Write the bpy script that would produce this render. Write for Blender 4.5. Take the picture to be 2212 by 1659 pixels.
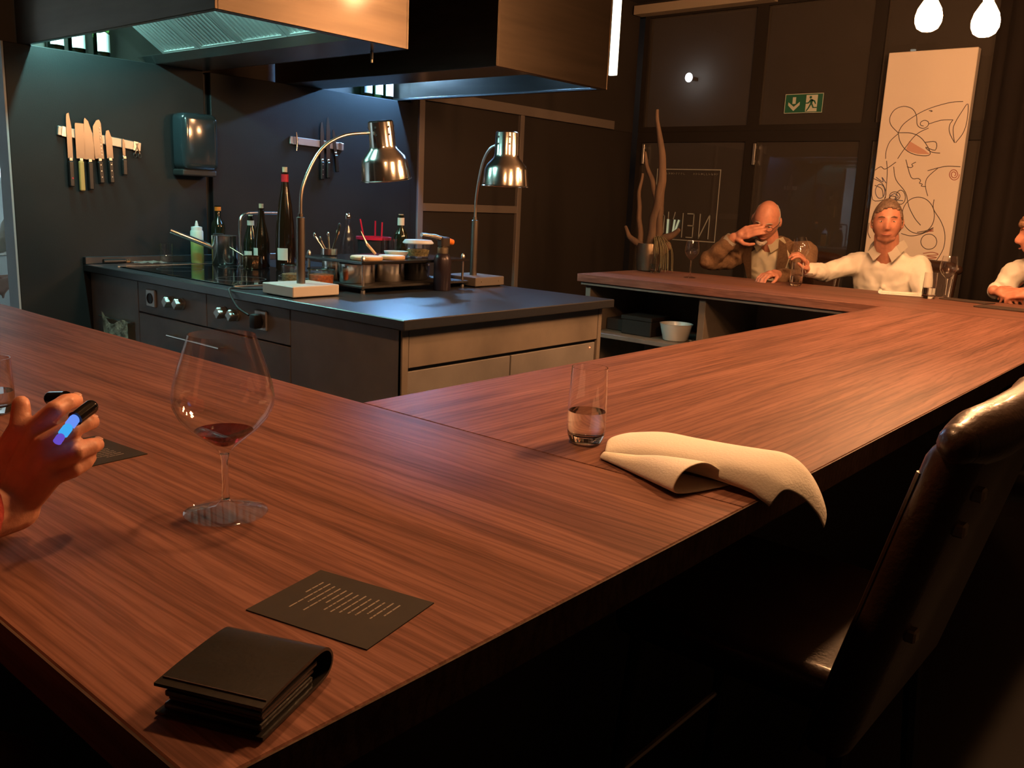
import bpy, bmesh, math, random
from mathutils import Vector, Matrix, Euler
random.seed(7)
for o in list(bpy.data.objects): bpy.data.objects.remove(o)
S = bpy.context.scene
COL = S.collection
Z0 = 0.95            # counter top above the floor; heights below are given from the counter top
PI = math.pi

# ------------------------------------------------------------------ camera, world, exposure
cam_d = bpy.data.cameras.new('camera'); cam = bpy.data.objects.new('camera', cam_d); COL.objects.link(cam)
cam_d.sensor_fit = 'HORIZONTAL'; cam_d.sensor_width = 36.0; cam_d.lens = 1901.0/2212*36
cam_d.clip_start = 0.02
yaw, pitch, roll = 0.697791, 0.206490, 0.044337
fw = Vector((-math.sin(yaw)*math.cos(pitch), math.cos(yaw)*math.cos(pitch), -math.sin(pitch)))
rt = Vector((math.cos(yaw), math.sin(yaw), 0)); up = rt.cross(fw)
rt2 = rt*math.cos(roll)+up*math.sin(roll); up2 = -rt*math.sin(roll)+up*math.cos(roll)
mw = Matrix((rt2, up2, -fw)).transposed().to_4x4(); mw.translation = Vector((1.3115, -1.1049, 0.4044+Z0))
cam.matrix_world = mw
S.camera = cam
w = bpy.data.worlds.new('night'); S.world = w; w.use_nodes = True
w.node_tree.nodes['Background'].inputs[0].default_value = (0.010, 0.011, 0.016, 1)
w.node_tree.nodes['Background'].inputs[1].default_value = 0.5
S.view_settings.view_transform = 'Standard'; S.view_settings.look = 'None'
S.view_settings.exposure = 0.0; S.view_settings.gamma = 1.0; S.view_settings.use_curve_mapping = False
cy = S.cycles
cy.use_denoising = True; cy.max_bounces = 12; cy.diffuse_bounces = 4; cy.glossy_bounces = 5
cy.transmission_bounces = 12; cy.sample_clamp_indirect = 4.0; cy.blur_glossy = 0.6
BULB = (1.0, 0.47, 0.195)       # warm filament bulbs
BULB_S = 500.0
LED2 = (0.25, 0.55, 1.0); LED1 = (0.42, 1.0, 0.93)
BULBS = [(0.214, 2.5, 1.14), (0.41, 2.5, 1.106), (0.30, 2.81, 1.65),
         (0.50, 1.25, 1.28), (0.66, 1.10, 1.18), (0.20, -0.05, 1.45),
         (0.62, 3.40, 1.30)]  # last bulb is out of view, added to brighten guests and canvas

# ------------------------------------------------------------------ materials
def nn(nt, t, **k):
    n = nt.nodes.new(t)
    for a, b in k.items(): setattr(n, a, b)
    return n
def M(name, col, rough=0.5, metal=0.0, var=0.0, vscale=8.0, bump=0.0, bscale=60.0, spec=0.5, emit=None, estr=0.0, coat=0.0, aniso=0.0, sss=0.0, stretch=(1,1,1)):
    m = bpy.data.materials.new(name); m.use_nodes = True; nt = m.node_tree
    b = nt.nodes['Principled BSDF']
    b.inputs['Base Color'].default_value = (*col, 1); b.inputs['Roughness'].default_value = rough
    b.inputs['Metallic'].default_value = metal; b.inputs['Specular IOR Level'].default_value = spec
    b.inputs['Coat Weight'].default_value = coat; b.inputs['Coat Roughness'].default_value = 0.12
    if aniso: b.inputs['Anisotropic'].default_value = aniso
    if sss: b.inputs['Subsurface Weight'].default_value = sss; b.inputs['Subsurface Scale'].default_value = 0.01; b.inputs['Subsurface Radius'].default_value = (1, .35, .2)
    if emit: b.inputs['Emission Color'].default_value = (*emit, 1); b.inputs['Emission Strength'].default_value = estr
    if var or bump:
        tc = nn(nt, 'ShaderNodeTexCoord'); mp = nn(nt, 'ShaderNodeMapping'); mp.inputs['Scale'].default_value = stretch
        nt.links.new(tc.outputs['Object'], mp.inputs['Vector'])
    if var:
        no = nn(nt, 'ShaderNodeTexNoise'); no.inputs['Scale'].default_value = vscale; no.inputs['Detail'].default_value = 5
        nt.links.new(mp.outputs[0], no.inputs['Vector'])
        r = nn(nt, 'ShaderNodeValToRGB'); r.color_ramp.elements[0].position = .3; r.color_ramp.elements[1].position = .7
        r.color_ramp.elements[0].color = (*[c*(1-var) for c in col], 1); r.color_ramp.elements[1].color = (*[min(1, c*(1+var)) for c in col], 1)
        nt.links.new(no.outputs['Fac'], r.inputs[0]); nt.links.new(r.outputs[0], b.inputs['Base Color'])
    if bump:
        n2 = nn(nt, 'ShaderNodeTexNoise'); n2.inputs['Scale'].default_value = bscale; n2.inputs['Detail'].default_value = 4
        nt.links.new(mp.outputs[0], n2.inputs['Vector'])
        bp = nn(nt, 'ShaderNodeBump'); bp.inputs['Strength'].default_value = bump; bp.inputs['Distance'].default_value = .01
        nt.links.new(n2.outputs['Fac'], bp.inputs['Height']); nt.links.new(bp.outputs[0], b.inputs['Normal'])
    return m
def GL(name, col=(1, 1, 1), ior=1.45, rough=0.0):
    m = bpy.data.materials.new(name); m.use_nodes = True; b = m.node_tree.nodes['Principled BSDF']
    b.inputs['Base Color'].default_value = (*col, 1); b.inputs['Roughness'].default_value = rough
    b.inputs['Transmission Weight'].default_value = 1; b.inputs['IOR'].default_value = ior
    return m
def TG(name, f0=.065, painted_haze=0.0, tint=(1, 1, 1)):      # thin clear glass: fresnel reflection over straight transmission
    m = bpy.data.materials.new(name); m.use_nodes = True; nt = m.node_tree; L = nt.links.new
    nt.nodes.remove(nt.nodes['Principled BSDF'])
    tr = nn(nt, 'ShaderNodeBsdfTransparent'); tr.inputs[0].default_value = (*tint, 1); gl = nn(nt, 'ShaderNodeBsdfGlossy'); gl.inputs['Roughness'].default_value = .015
    lw = nn(nt, 'ShaderNodeLayerWeight'); lw.inputs['Blend'].default_value = .5
    pw = nn(nt, 'ShaderNodeMath', operation='POWER'); L(lw.outputs['Facing'], pw.inputs[0]); pw.inputs[1].default_value = 4.5
    fr = nn(nt, 'ShaderNodeMath', operation='MULTIPLY_ADD'); L(pw.outputs[0], fr.inputs[0]); fr.inputs[1].default_value = .88; fr.inputs[2].default_value = f0
    mx = nn(nt, 'ShaderNodeMixShader'); L(fr.outputs[0], mx.inputs[0]); L(tr.outputs[0], mx.inputs[1]); L(gl.outputs[0], mx.inputs[2]); out = mx
    if painted_haze:
        df = nn(nt, 'ShaderNodeBsdfDiffuse'); df.inputs[0].default_value = (.5, .42, .34, 1); m2 = nn(nt, 'ShaderNodeMixShader'); m2.inputs[0].default_value = painted_haze
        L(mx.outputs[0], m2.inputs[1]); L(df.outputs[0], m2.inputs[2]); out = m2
    L(out.outputs[0], nt.nodes['Material Output'].inputs[0]); return m
def EM(name, col, s):
    m = bpy.data.materials.new(name); m.use_nodes = True; nt = m.node_tree
    nt.nodes.remove(nt.nodes['Principled BSDF']); e = nn(nt, 'ShaderNodeEmission')
    e.inputs[0].default_value = (*col, 1); e.inputs[1].default_value = s
    nt.links.new(e.outputs[0], nt.nodes['Material Output'].inputs[0]); return m
def WOOD(name, dark, mid, light, rough=.48):
    m = bpy.data.materials.new(name); m.use_nodes = True; nt = m.node_tree; b = nt.nodes['Principled BSDF']; L = nt.links.new
    tc = nn(nt, 'ShaderNodeTexCoord')
    mp = nn(nt, 'ShaderNodeMapping'); mp.inputs['Scale'].default_value = (.40, 9, 9); L(tc.outputs['Object'], mp.inputs[0])
    n1 = nn(nt, 'ShaderNodeTexNoise'); n1.inputs['Scale'].default_value = 2.6; n1.inputs['Detail'].default_value = 7; n1.inputs['Roughness'].default_value = .62; n1.inputs['Distortion'].default_value = .35; L(mp.outputs[0], n1.inputs['Vector'])
    mp2 = nn(nt, 'ShaderNodeMapping'); mp2.inputs['Scale'].default_value = (.11, 1, 1); L(tc.outputs['Object'], mp2.inputs[0])
    wv = nn(nt, 'ShaderNodeTexWave'); wv.bands_direction = 'Y'; wv.inputs['Scale'].default_value = 19; wv.inputs['Distortion'].default_value = 13
    wv.inputs['Detail'].default_value = 4; wv.inputs['Detail Scale'].default_value = .9; wv.inputs['Detail Roughness'].default_value = .6; L(mp2.outputs[0], wv.inputs['Vector'])
    mp3 = nn(nt, 'ShaderNodeMapping'); mp3.inputs['Scale'].default_value = (1.2, 130, 130); L(tc.outputs['Object'], mp3.inputs[0])
    n3 = nn(nt, 'ShaderNodeTexNoise'); n3.inputs['Scale'].default_value = 3; n3.inputs['Detail'].default_value = 3; L(mp3.outputs[0], n3.inputs['Vector'])
    r = nn(nt, 'ShaderNodeValToRGB'); e = r.color_ramp.elements; e[0].position = .32; e[0].color = (*dark, 1); e[1].position = .68; e[1].color = (*light, 1)
    k = e.new(.5); k.color = (*mid, 1); L(n1.outputs['Fac'], r.inputs[0])
    r2 = nn(nt, 'ShaderNodeValToRGB'); r2.color_ramp.elements[0].position = .05; r2.color_ramp.elements[0].color = (.62, .58, .56, 1); r2.color_ramp.elements[1].position = .5; r2.color_ramp.elements[1].color = (1, 1, 1, 1); L(wv.outputs['Fac'], r2.inputs[0])
    r3 = nn(nt, 'ShaderNodeValToRGB'); r3.color_ramp.elements[0].position = .36; r3.color_ramp.elements[0].color = (.72, .7, .68, 1); r3.color_ramp.elements[1].position = .56; r3.color_ramp.elements[1].color = (1, 1, 1, 1); L(n3.outputs['Fac'], r3.inputs[0])
    mx = nn(nt, 'ShaderNodeMixRGB', blend_type='MULTIPLY'); mx.inputs[0].default_value = .62; L(r.outputs[0], mx.inputs[1]); L(r2.outputs[0], mx.inputs[2])
    mx2 = nn(nt, 'ShaderNodeMixRGB', blend_type='MULTIPLY'); mx2.inputs[0].default_value = .8; L(mx.outputs[0], mx2.inputs[1]); L(r3.outputs[0], mx2.inputs[2])
    L(mx2.outputs[0], b.inputs['Base Color']); b.inputs['Roughness'].default_value = rough; b.inputs['Specular IOR Level'].default_value = .08
    bp = nn(nt, 'ShaderNodeBump'); bp.inputs['Strength'].default_value = .25; bp.inputs['Distance'].default_value = .002; L(mx2.outputs[0], bp.inputs['Height']); L(bp.outputs[0], b.inputs['Normal'])
    return m

wood = WOOD('bar_wood', (.125, .056, .039), (.215, .098, .068), (.29, .137, .098))
wood_edge_shaded = WOOD('bar_wood_edge_shaded', (.07, .042, .028), (.10, .062, .043), (.13, .085, .06))  # bar wood darkened to paint shade onto the outer edges
black = M('black_matt', (.012, .011, .010), .6)
panel_dark = M('dark_wall_panel', (.015, .0165, .017), .6, spec=.2, var=.12, vscale=3, bump=.05, bscale=200)
wall_dark = M('dark_wall', (.032, .025, .020), .7, var=.15, vscale=2)
alu = M('brushed_aluminium', (.50, .47, .43), .42, .85)
stone = M('island_stone', (.022, .023, .026), .32, spec=.9, var=.15, vscale=120, bump=.03, bscale=400)
concrete = M('concrete_laminate', (.17, .140, .110), .55, var=.22, vscale=5, bump=.06, bscale=30)
concrete_d = M('concrete_laminate_grey', (.18, .165, .15), .55, var=.18, vscale=5, bump=.06, bscale=30)
steel = M('stainless_steel', (.62, .60, .57), .26, 1.0, var=.06, vscale=3, stretch=(1, 1, 30), bump=.02, bscale=14)
steel_hood = M('hood_steel', (.092, .071, .052), .36, 1.0, var=.14, vscale=3, bump=.05, bscale=5, coat=.22, stretch=(1, .5, 7))
filter_steel = M('filter_steel', (.60, .60, .58), .5, 1.0)
chrome = M('chrome', (.80, .79, .77), .07, 1.0); shade_chrome = M('shade_chrome', (.78, .74, .69), .17, 1.0)
blade = M('knife_blade', (.20, .185, .165), .30, 1.0)
handle = M('knife_handle', (.012, .011, .010), .35)
rivet = M('rivet_metal', (.7, .7, .68), .3, 1.0)
white = M('white_ceramic', (.72, .70, .66), .25)
cream = M('cream_linen', (.86, .82, .72), .85, bump=.12, bscale=260)
glass = TG('clear_glass'); glass_thick = GL('solid_glass')
thin_tint = GL('green_tint_glass', (.82, .95, .90))
bottle_green = GL('bottle_green', (.10, .22, .05), 1.5)
bottle_dark = M('bottle_dark', (.010, .012, .006), .08, spec=.6, coat=.5)
bottle_brown = M('bottle_brown', (.016, .007, .003), .08, spec=.6, coat=.5)
cork_m = M('cork', (.46, .32, .19), .8, var=.2, vscale=60)
label_m = M('paper_label', (.62, .58, .50), .6)
label_lit = M('white_label', (.85, .88, .86), .6)
red_cap = M('red_capsule', (.45, .012, .02), .35)
red_pl = M('red_plastic', (.55, .010, .04), .3)
leather = M('brown_leather', (.034, .016, .009), .36, var=.25, vscale=14, bump=.12, bscale=120, coat=.15)
leather_b = M('black_leather', (.020, .018, .015), .27, var=.2, vscale=20, bump=.04, bscale=160, coat=.1)
leather_in = M('wallet_lining', (.055, .022, .014), .5)
card_m = M('menu_card', (.034, .028, .021), .65, spec=.2, var=.1, vscale=30)
print_m = M('pale_print', (.27, .23, .185), .7)
brass = M('aged_metal', (.42, .36, .27), .4, 1.0)
gloss_black = M('hob_glass', (.006, .006, .006), .06, spec=.6)
orange_pl = M('orange_plastic', (.75, .20, .02), .4)
spice = M('orange_spice', (.42, .12, .03), .9, var=.4, vscale=90, bump=.5, bscale=200)
herb = M('pale_herbs', (.30, .26, .12), .9, var=.5, vscale=110, bump=.6, bscale=160)
water = GL('water', (.97, .99, 1.0), 1.33)
wine = GL('red_wine', (.35, .012, .02), 1.34)
oil = M('pale_green_oil', (.36, .42, .13), .3, sss=.2)
milky = M('milky_plastic', (.62, .70, .62), .4, sss=.2)
plastic_w = M('translucent_lid', (.62, .68, .72), .3)
driftwood = M('driftwood', (.115, .070, .042), .8, var=.35, vscale=20, bump=.35, bscale=45, stretch=(1, 1, .25))
moss = M('trailing_moss', (.17, .15, .08), .8)
curtain_m = M('dark_curtain', (.040, .030, .024), .9)
canvas_m = M('canvas_white', (.86, .76, .66), .85, bump=.05, bscale=300)
line_m = M('charcoal_line', (.10, .08, .07), .8)
line_r = M('red_line', (.40, .12, .08), .8)
line_b = M('blue_line', (.12, .13, .22), .8)
pink_m = M('pink_wash', (.68, .38, .28), .85)
sign_g = M('sign_green', (.02, .13, .075), .5)
sign_w = M('sign_white', (.62, .66, .56), .5)
frost = M('frosted_film', (.42, .44, .40), .7)
window_frame_m = M('window_frame_dark', (.026, .021, .017), .6, spec=.2)
skin1 = M('skin_ruddy', (.54, .235, .155), .5, var=.14, vscale=35, sss=.12)
skin2 = M('skin_tan', (.66, .31, .20), .48, var=.12, vscale=40, sss=.2, bump=.12, bscale=90)
jacket_m = M('brown_wool', (.20, .115, .062), .9, var=.2, vscale=90, bump=.2, bscale=220)
shirt_cream = M('cream_shirt', (.64, .58, .43), .8, bump=.06, bscale=120)
shirt_white = M('white_shirt', (.75, .72, .64), .8, bump=.06, bscale=120)
trouser_m = M('dark_trousers', (.02, .02, .025), .9)
hair_br = M('brown_grey_hair', (.17, .11, .075), .6, var=.4, vscale=70, stretch=(1, .3, 1), bump=.5, bscale=120)
hair_gr = M('white_hair', (.38, .34, .30), .6, var=.3, vscale=80, bump=.4, bscale=150)
hair_cu = M('auburn_curls', (.16, .075, .035), .6, var=.4, vscale=60, bump=.6, bscale=100)
eye_w = M('eye_white', (.6, .55, .5), .25); eye_d = M('eye_dark', (.03, .02, .015), .2)
lip_m = M('lips', (.34, .11, .085), .5)
sleeve_red = M('red_knit', (.36, .035, .022), .9, bump=.4, bscale=140)

# ------------------------------------------------------------------ mesh helpers
def box(bm, lo, hi, bev=0.0, mx=None, seg=1):
    x0, y0, z0 = lo; x1, y1, z1 = hi
    vs = [bm.verts.new(p) for p in ((x0,y0,z0),(x1,y0,z0),(x1,y1,z0),(x0,y1,z0),(x0,y0,z1),(x1,y0,z1),(x1,y1,z1),(x0,y1,z1))]
    fs = [bm.faces.new([vs[i] for i in q]) for q in ((3,2,1,0),(4,5,6,7),(0,1,5,4),(1,2,6,5),(2,3,7,6),(3,0,4,7))]
    if mx is not None: bmesh.ops.transform(bm, matrix=mx, verts=vs)
    if bev: bmesh.ops.bevel(bm, geom=list({e for f in fs for e in f.edges}), offset=bev, segments=seg, affect='EDGES', profile=.5)
    return vs
def lathe(bm, prof, n=32, mx=None, close=False):
    rings, allv = [], []
    for r, z in prof:
        if r < 1e-6: v = [bm.verts.new((0, 0, z))]
        else: v = [bm.verts.new((r*math.cos(2*PI*i/n), r*math.sin(2*PI*i/n), z)) for i in range(n)]
        rings.append(v); allv += v
    pairs = list(zip(rings, rings[1:])) + ([(rings[-1], rings[0])] if close else [])
    for a, b in pairs:
        if len(a) == 1 and len(b) == 1: continue
        for i in range(n):
            j = (i+1) % n
            if len(a) == 1: bm.faces.new((a[0], b[j], b[i]))
            elif len(b) == 1: bm.faces.new((a[i], a[j], b[0]))
            else: bm.faces.new((a[i], a[j], b[j], b[i]))
    if mx is not None: bmesh.ops.transform(bm, matrix=mx, verts=allv)
    return allv
def tube(bm, pts, rad, n=10, caps=True, flat=1.0):
    pts = [Vector(p) for p in pts]; k = len(pts)
    if not hasattr(rad, '__len__'): rad = [rad]*k
    t = [(pts[min(i+1, k-1)]-pts[max(i-1, 0)]).normalized() for i in range(k)]
    ref = Vector((0, 0, 1)) if abs(t[0].z) < .9 else Vector((1, 0, 0))
    u = t[0].cross(ref).normalized(); rings = []
    for i in range(k):
        u = (u - t[i]*u.dot(t[i]))
        u = u.normalized() if u.length > 1e-6 else t[i].orthogonal().normalized()
        v = t[i].cross(u)
        rings.append([bm.verts.new(pts[i]+(u*math.cos(2*PI*j/n)+v*flat*math.sin(2*PI*j/n))*rad[i]) for j in range(n)])
    for a, b in zip(rings, rings[1:]):
        for j in range(n): bm.faces.new((a[j], a[(j+1) % n], b[(j+1) % n], b[j]))
    if caps: bm.faces.new(rings[0][::-1]); bm.faces.new(rings[-1])
    return [v for r in rings for v in r]
def ball(bm, c, r, nu=16, nv=10, mx=None):
    if not hasattr(r, '__len__'): r = (r, r, r)
    prof = [(math.sin(PI*i/nv), -math.cos(PI*i/nv)) for i in range(nv+1)]
    prof[0] = (0, -1); prof[-1] = (0, 1)
    mm = Matrix.Translation(Vector(c)) @ (mx if mx is not None else Matrix.Identity(4)) @ Matrix.Diagonal((*r, 1))
    return lathe(bm, prof, nu, mm)
def caps(bm, pts, rad, n=14):       # fat limb: tube with rounded ends
    pts = [Vector(p) for p in pts]
    if not hasattr(rad, '__len__'): rad = [rad]*len(pts)
    tube(bm, pts, rad, n)
    for p, r in zip(pts, rad): ball(bm, p, r*.995, n, 8)
def prism(bm, poly, z0, z1, mx=None):
    a = [bm.verts.new((x, y, z0)) for x, y in poly]; b = [bm.verts.new((x, y, z1)) for x, y in poly]
    k = len(poly); bm.faces.new(a[::-1]); bm.faces.new(b)
    for i in range(k): bm.faces.new((a[i], a[(i+1) % k], b[(i+1) % k], b[i]))
    if mx is not None: bmesh.ops.transform(bm, matrix=mx, verts=a+b)
    return a+b
def grid(bm, rows, closed=False):
    R = [[bm.verts.new(p) for p in r] for r in rows]
    for a, b in zip(R, R[1:]):
        n = len(a)
        for j in range(n if closed else n-1): bm.faces.new((a[j], a[(j+1) % n], b[(j+1) % n], b[j]))
    return R
def smooth_path(pts, n=6):
    pts = [Vector(p) for p in pts]; out = []
    for i in range(len(pts)-1):
        p0 = pts[max(i-1, 0)]; p1 = pts[i]; p2 = pts[i+1]; p3 = pts[min(i+2, len(pts)-1)]
        for j in range(n):
            t = j/n
            out.append(.5*((2*p1)+(p2-p0)*t+(2*p0-5*p1+4*p2-p3)*t*t+(3*p1-p0-3*p2+p3)*t**3))
    out.append(pts[-1]); return out
def B(): return bmesh.new()
def props(o, label=None, cat=None, group=None, kind=None):
    if label: o['label'] = label
    if cat: o['category'] = cat
    if group: o['group'] = group
    if kind: o['kind'] = kind
    return o
def obj(name, bm, mat, parent=None, loc=None, rot=None, smooth=False, label=None, cat=None, group=None, kind=None, ang=40):
    me = bpy.data.meshes.new(name); bmesh.ops.recalc_face_normals(bm, faces=bm.faces); bm.to_mesh(me); bm.free()
    me.materials.append(mat)
    if smooth:
        me.shade_smooth()
        try: me.set_sharp_from_angle(angle=math.radians(ang))
        except Exception: pass
    o = bpy.data.objects.new(name, me); COL.objects.link(o)
    if parent is not None: o.parent = parent
    l = Vector(loc) if loc is not None else Vector((0, 0, 0))
    if parent is None: l = l+Vector((0, 0, Z0))
    o.location = l
    if rot is not None: o.rotation_euler = rot
    return props(o, label, cat, group, kind)
def thing(name, label, cat, loc=(0, 0, 0), rz=0.0, group=None, kind=None):
    o = bpy.data.objects.new(name, None); COL.objects.link(o); o.empty_display_size = .05
    o.location = Vector(loc)+Vector((0, 0, Z0)); o.rotation_euler = (0, 0, rz)
    return props(o, label, cat, group, kind)
def pbox(name, lo, hi, mat, parent=None, bev=0.0, **k):
    bm = B(); box(bm, lo, hi, bev); return obj(name, bm, mat, parent, **k)
def plathe(name, prof, mat, parent=None, n=32, close=False, mx=None, **k):
    bm = B(); lathe(bm, prof, n, mx, close); return obj(name, bm, mat, parent, smooth=True, **k)
def ptube(name, pts, rad, mat, parent=None, n=10, **k):
    bm = B(); tube(bm, pts, rad, n); return obj(name, bm, mat, parent, smooth=True, **k)
def copy_tree(src, loc, rz=None, label=None, group=None, parent=None):
    c = src.copy(); COL.objects.link(c); c.parent = parent
    if parent is None:
        c.location = Vector(loc)+Vector((0, 0, Z0))
        if rz is not None: c.rotation_euler = (0, 0, rz)
        if label: c['label'] = label
        if group: c['group'] = group
    for ch in list(src.children): copy_tree(ch, None, parent=c)
    return c
def apply_mod(o, smooth=True):
    dg = bpy.context.evaluated_depsgraph_get(); dg.update()
    me = bpy.data.meshes.new_from_object(o.evaluated_get(dg)); old = o.data
    o.modifiers.clear(); me.name = old.name; o.data = me; bpy.data.meshes.remove(old)
    if smooth: me.shade_smooth()
def remesh(o, vox, it=3, fac=.5):
    m = o.modifiers.new('r', 'REMESH'); m.mode = 'VOXEL'; m.voxel_size = vox
    s = o.modifiers.new('s', 'SMOOTH'); s.iterations = it; s.factor = fac
    apply_mod(o); return o
# ================================================================== THE ROOM
FL, CE = -Z0, 2.10
st = dict(kind='structure')
floor_m = M('dark_floor', (.007, .0055, .0045), .7, var=.2, vscale=4)
pbox('floor', (-7, -4.6, FL-.1), (4.2, 5.9, FL), floor_m, **st)
pbox('ceiling', (-7, -4.6, CE), (4.2, 5.9, CE+.1), M('ceiling_paint', (.07, .056, .043), .85), **st)
pbox('wall_right', (4.0, -4.6, FL), (4.2, 5.9, CE), wall_dark, **st)
pbox('wall_near', (-7, -4.8, FL), (4.2, -4.6, CE), wall_dark, **st)
# wall on the kitchen side (x = -3.15), built as cladding in front of a deeper wall
wl = pbox('wall_left', (-3.26, .566, FL), (-3.245, 5.75, CE), wall_dark, **st)
pbox('panel', (-3.245, .566, FL), (-3.15, 1.55, 1.0), panel_dark, wl, .003)
pbox('jamb', (-3.26, .557, FL), (-3.15, .566, 1.0), M('jamb_paint', (.30, .33, .34), .6), wl)
pbox('joint', (-3.245, 1.55, FL), (-3.19, 1.59, .99), black, wl)
pbox('panel', (-3.245, 1.59, FL), (-3.15, 3.06, 1.0), panel_dark, wl, .003)
pbox('corner_post', (-3.245, 3.06, FL), (-3.16, 3.13, 1.03), panel_dark, wl, .003)
pbox('panel', (-3.245, 3.13, 1.03), (-3.17, 5.75, CE), wall_dark, wl)
dark_board = M('dark_board', (.028, .022, .018), .6)
pbox('panel', (-3.245, 3.18, FL), (-3.17, 4.18, .30), dark_board, wl, .003)
pbox('panel', (-3.245, 3.18, .355), (-3.17, 4.18, 1.03), dark_board, wl, .003)
pbox('panel', (-3.245, 4.225, FL), (-3.17, 5.75, 1.03), dark_board, wl, .003)
trim_m = M('trim_greige', (.21, .175, .15), .5, .2)
for a, b in (((-3.2, 3.13, FL), (-3.145, 3.18, 1.03)), ((-3.2, 4.18, FL), (-3.145, 4.225, 1.03)), ((-3.2, 3.18, .30), (-3.148, 4.18, .355)), ((-3.2, 3.13, 1.03), (-3.14, 5.42, 1.10))):
    pbox('trim_strip', a, b, trim_m, wl, .002)
pbox('wall_kitchen_pier', (-3.26, -4.6, FL), (-3.15, -.75, CE), wall_dark, **st)
pbox('wall_over_opening', (-3.26, -.75, 1.95), (-3.15, .557, CE), wall_dark, **st)
# the bright kitchen seen through the opening
kw = M('kitchen_white', (.78, .82, .82), .6)
kf = pbox('wall_kitchen', (-6.6, -2.4, FL), (-6.5, 3.0, CE), kw, **st)
pbox('wall_kitchen_far', (-6.6, 3.0, FL), (-3.27, 3.1, CE), kw, **st)
pbox('wall_kitchen_near', (-6.6, -2.5, FL), (-3.27, -2.4, CE), kw, **st)
kl = thing('kitchen_ceiling_light', 'cold white ceiling light panel in the bright back kitchen', 'light', (-5.6, 2.4, CE-.05))
pbox('housing', (-.62, -.32, .01), (.62, .32, .05), alu, kl, .004)
pbox('diffuser', (-.6, -.3, 0), (.6, .3, .01), EM('kitchen_led', (.66, .90, 1.0), 190), kl)
# window wall
ext_wall = M('exterior_render', (.20, .19, .17), .8, var=.1, vscale=2)
wb = pbox('wall_back', (-3.26, 5.70, 2.02), (4.2, 5.90, CE+.02), wall_dark, **st)
XS = [-3.10, -2.02, -1.10, -.10, 1.1, 2.4, 4.0]
pane_m = TG('window_pane', painted_haze=.09, tint=(.6, .6, .6))  # diffuse brown mixed in to paint the lens veil over the glass
for i in range(6):
    x0, x1 = XS[i], XS[i+1]
    for j, (z0, z1) in enumerate(((FL, .99), (1.03, 2.02))):
        bm = B(); f = .045
        box(bm, (x0, 5.73, z0), (x0+f, 5.80, z1)); box(bm, (x1-f, 5.73, z0), (x1, 5.80, z1))
        box(bm, (x0+f, 5.73, z0), (x1-f, 5.80, z0+f)); box(bm, (x0+f, 5.73, z1-f), (x1-f, 5.80, z1))
        wn = obj('window_%d' % (i*2+j+1), bm, window_frame_m, **st)
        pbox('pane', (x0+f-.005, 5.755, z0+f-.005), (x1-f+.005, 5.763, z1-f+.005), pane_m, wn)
        if j == 0 and i in (0, 1):
            xx = x0+.085 if i == 0 else x0+.05
            bm = B(); box(bm, (xx-.012, 5.70, .76), (xx+.012, 5.715, .93), .004); box(bm, (xx-.008, 5.715, .78), (xx+.008, 5.735, .80)); box(bm, (xx-.008, 5.715, .89), (xx+.008, 5.735, .91))
            obj('handle', bm, alu, wn)
        if j == 0:
            pbox('transom_joint', (x0, 5.735, .99), (x1, 5.79, 1.03), window_frame_m, wn)
pbox('trim_1', (-3.14, 5.60, 1.99), (-1.9, 5.72, 2.06), M('cornice_pale', (.42, .34, .25), .7), **st)
# outside: a rendered facade with a lamp
pbox('exterior_wall', (-9, 9.2, -1.0), (3, 9.4, 4.5), ext_wall, **st)
pbox('exterior_ground', (-9, 5.95, -1.1), (5, 9.2, -1.0), floor_m, **st)
el = thing('street_lamp', 'small white wall lamp glowing outside behind the upper window', 'lamp', (-4.52, 9.2, 1.98))
pbox('bracket', (-.02, -.16, -.02), (.02, 0, .02), black, el)
bm = B(); ball(bm, (0, -.2, .0), (.045, .045, .055)); obj('globe', bm, EM('street_globe', (.95, .97, 1.0), 30), el, smooth=True)

# ------------------------------------------------------------------ bar
bt = thing('bar_worktop', 'long brown wood bar worktop running around the open kitchen', 'bar', (0, 0, 0))
T = .045
def slab(length, depth, bev=.002):
    bm = B(); box(bm, (0, 0, -T), (length, depth, 0), bev); return bm
obj('worktop_section', slab(3.415, .826), wood, bt, loc=(-2.6, -.826, 0), label='wood section along the near side with horizontal grain')
obj('worktop_section', slab(3.0665, .813), wood, bt, loc=(.815, .0006, 0), rot=(0, 0, PI/2), label='wood section running away between the napkin and the far guests')
obj('worktop_section', slab(2.545, .83), wood, bt, loc=(-1.73, 3.07, 0), label='far wood section where the guests sit')
pbox('shaded_edge_band', (-2.6, -.8285, -T), (.817, -.826, -.001), wood_edge_shaded, bt, label='edge band with shade painted into its dark wood')
pbox('shaded_edge_band', (.815, -.826, -T), (.8172, 3.90, -.001), wood_edge_shaded, bt)
pbox('edge_strip', (-1.71, 3.085, -.062), (.0, 3.10, -.045), trim_m, bt)
bb = thing('bar_plinth', 'black recessed base panels under the bar worktop', 'bar plinth', (0, 0, FL))
H = Z0-T-.001
pbox('base_panel', (-2.55, -.42, 0), (.40, -.38, H), black, bb)
pbox('base_panel', (.38, -.38, 0), (.42, 3.5, H), black, bb)
pbox('base_panel', (-2.55, -.07, 0), (.03, -.04, H), concrete_d, bb)
pbox('base_panel', (.03, -.04, 0), (.06, 3.08, H), concrete_d, bb)
su = thing('bar_shelf_unit', 'open greige shelf unit under the far bar section holding a white bowl', 'shelf', (-1.70, 3.12, FL))
pbox('side_panel', (0, 0, 0), (.035, .66, Z0-.065), concrete, su, .002)
pbox('divider', (.745, 0, 0), (.785, .66, Z0-.065), concrete, su, .002)
pbox('side_panel', (1.66, 0, 0), (1.69, .66, Z0-.065), concrete, su, .002)
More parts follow.
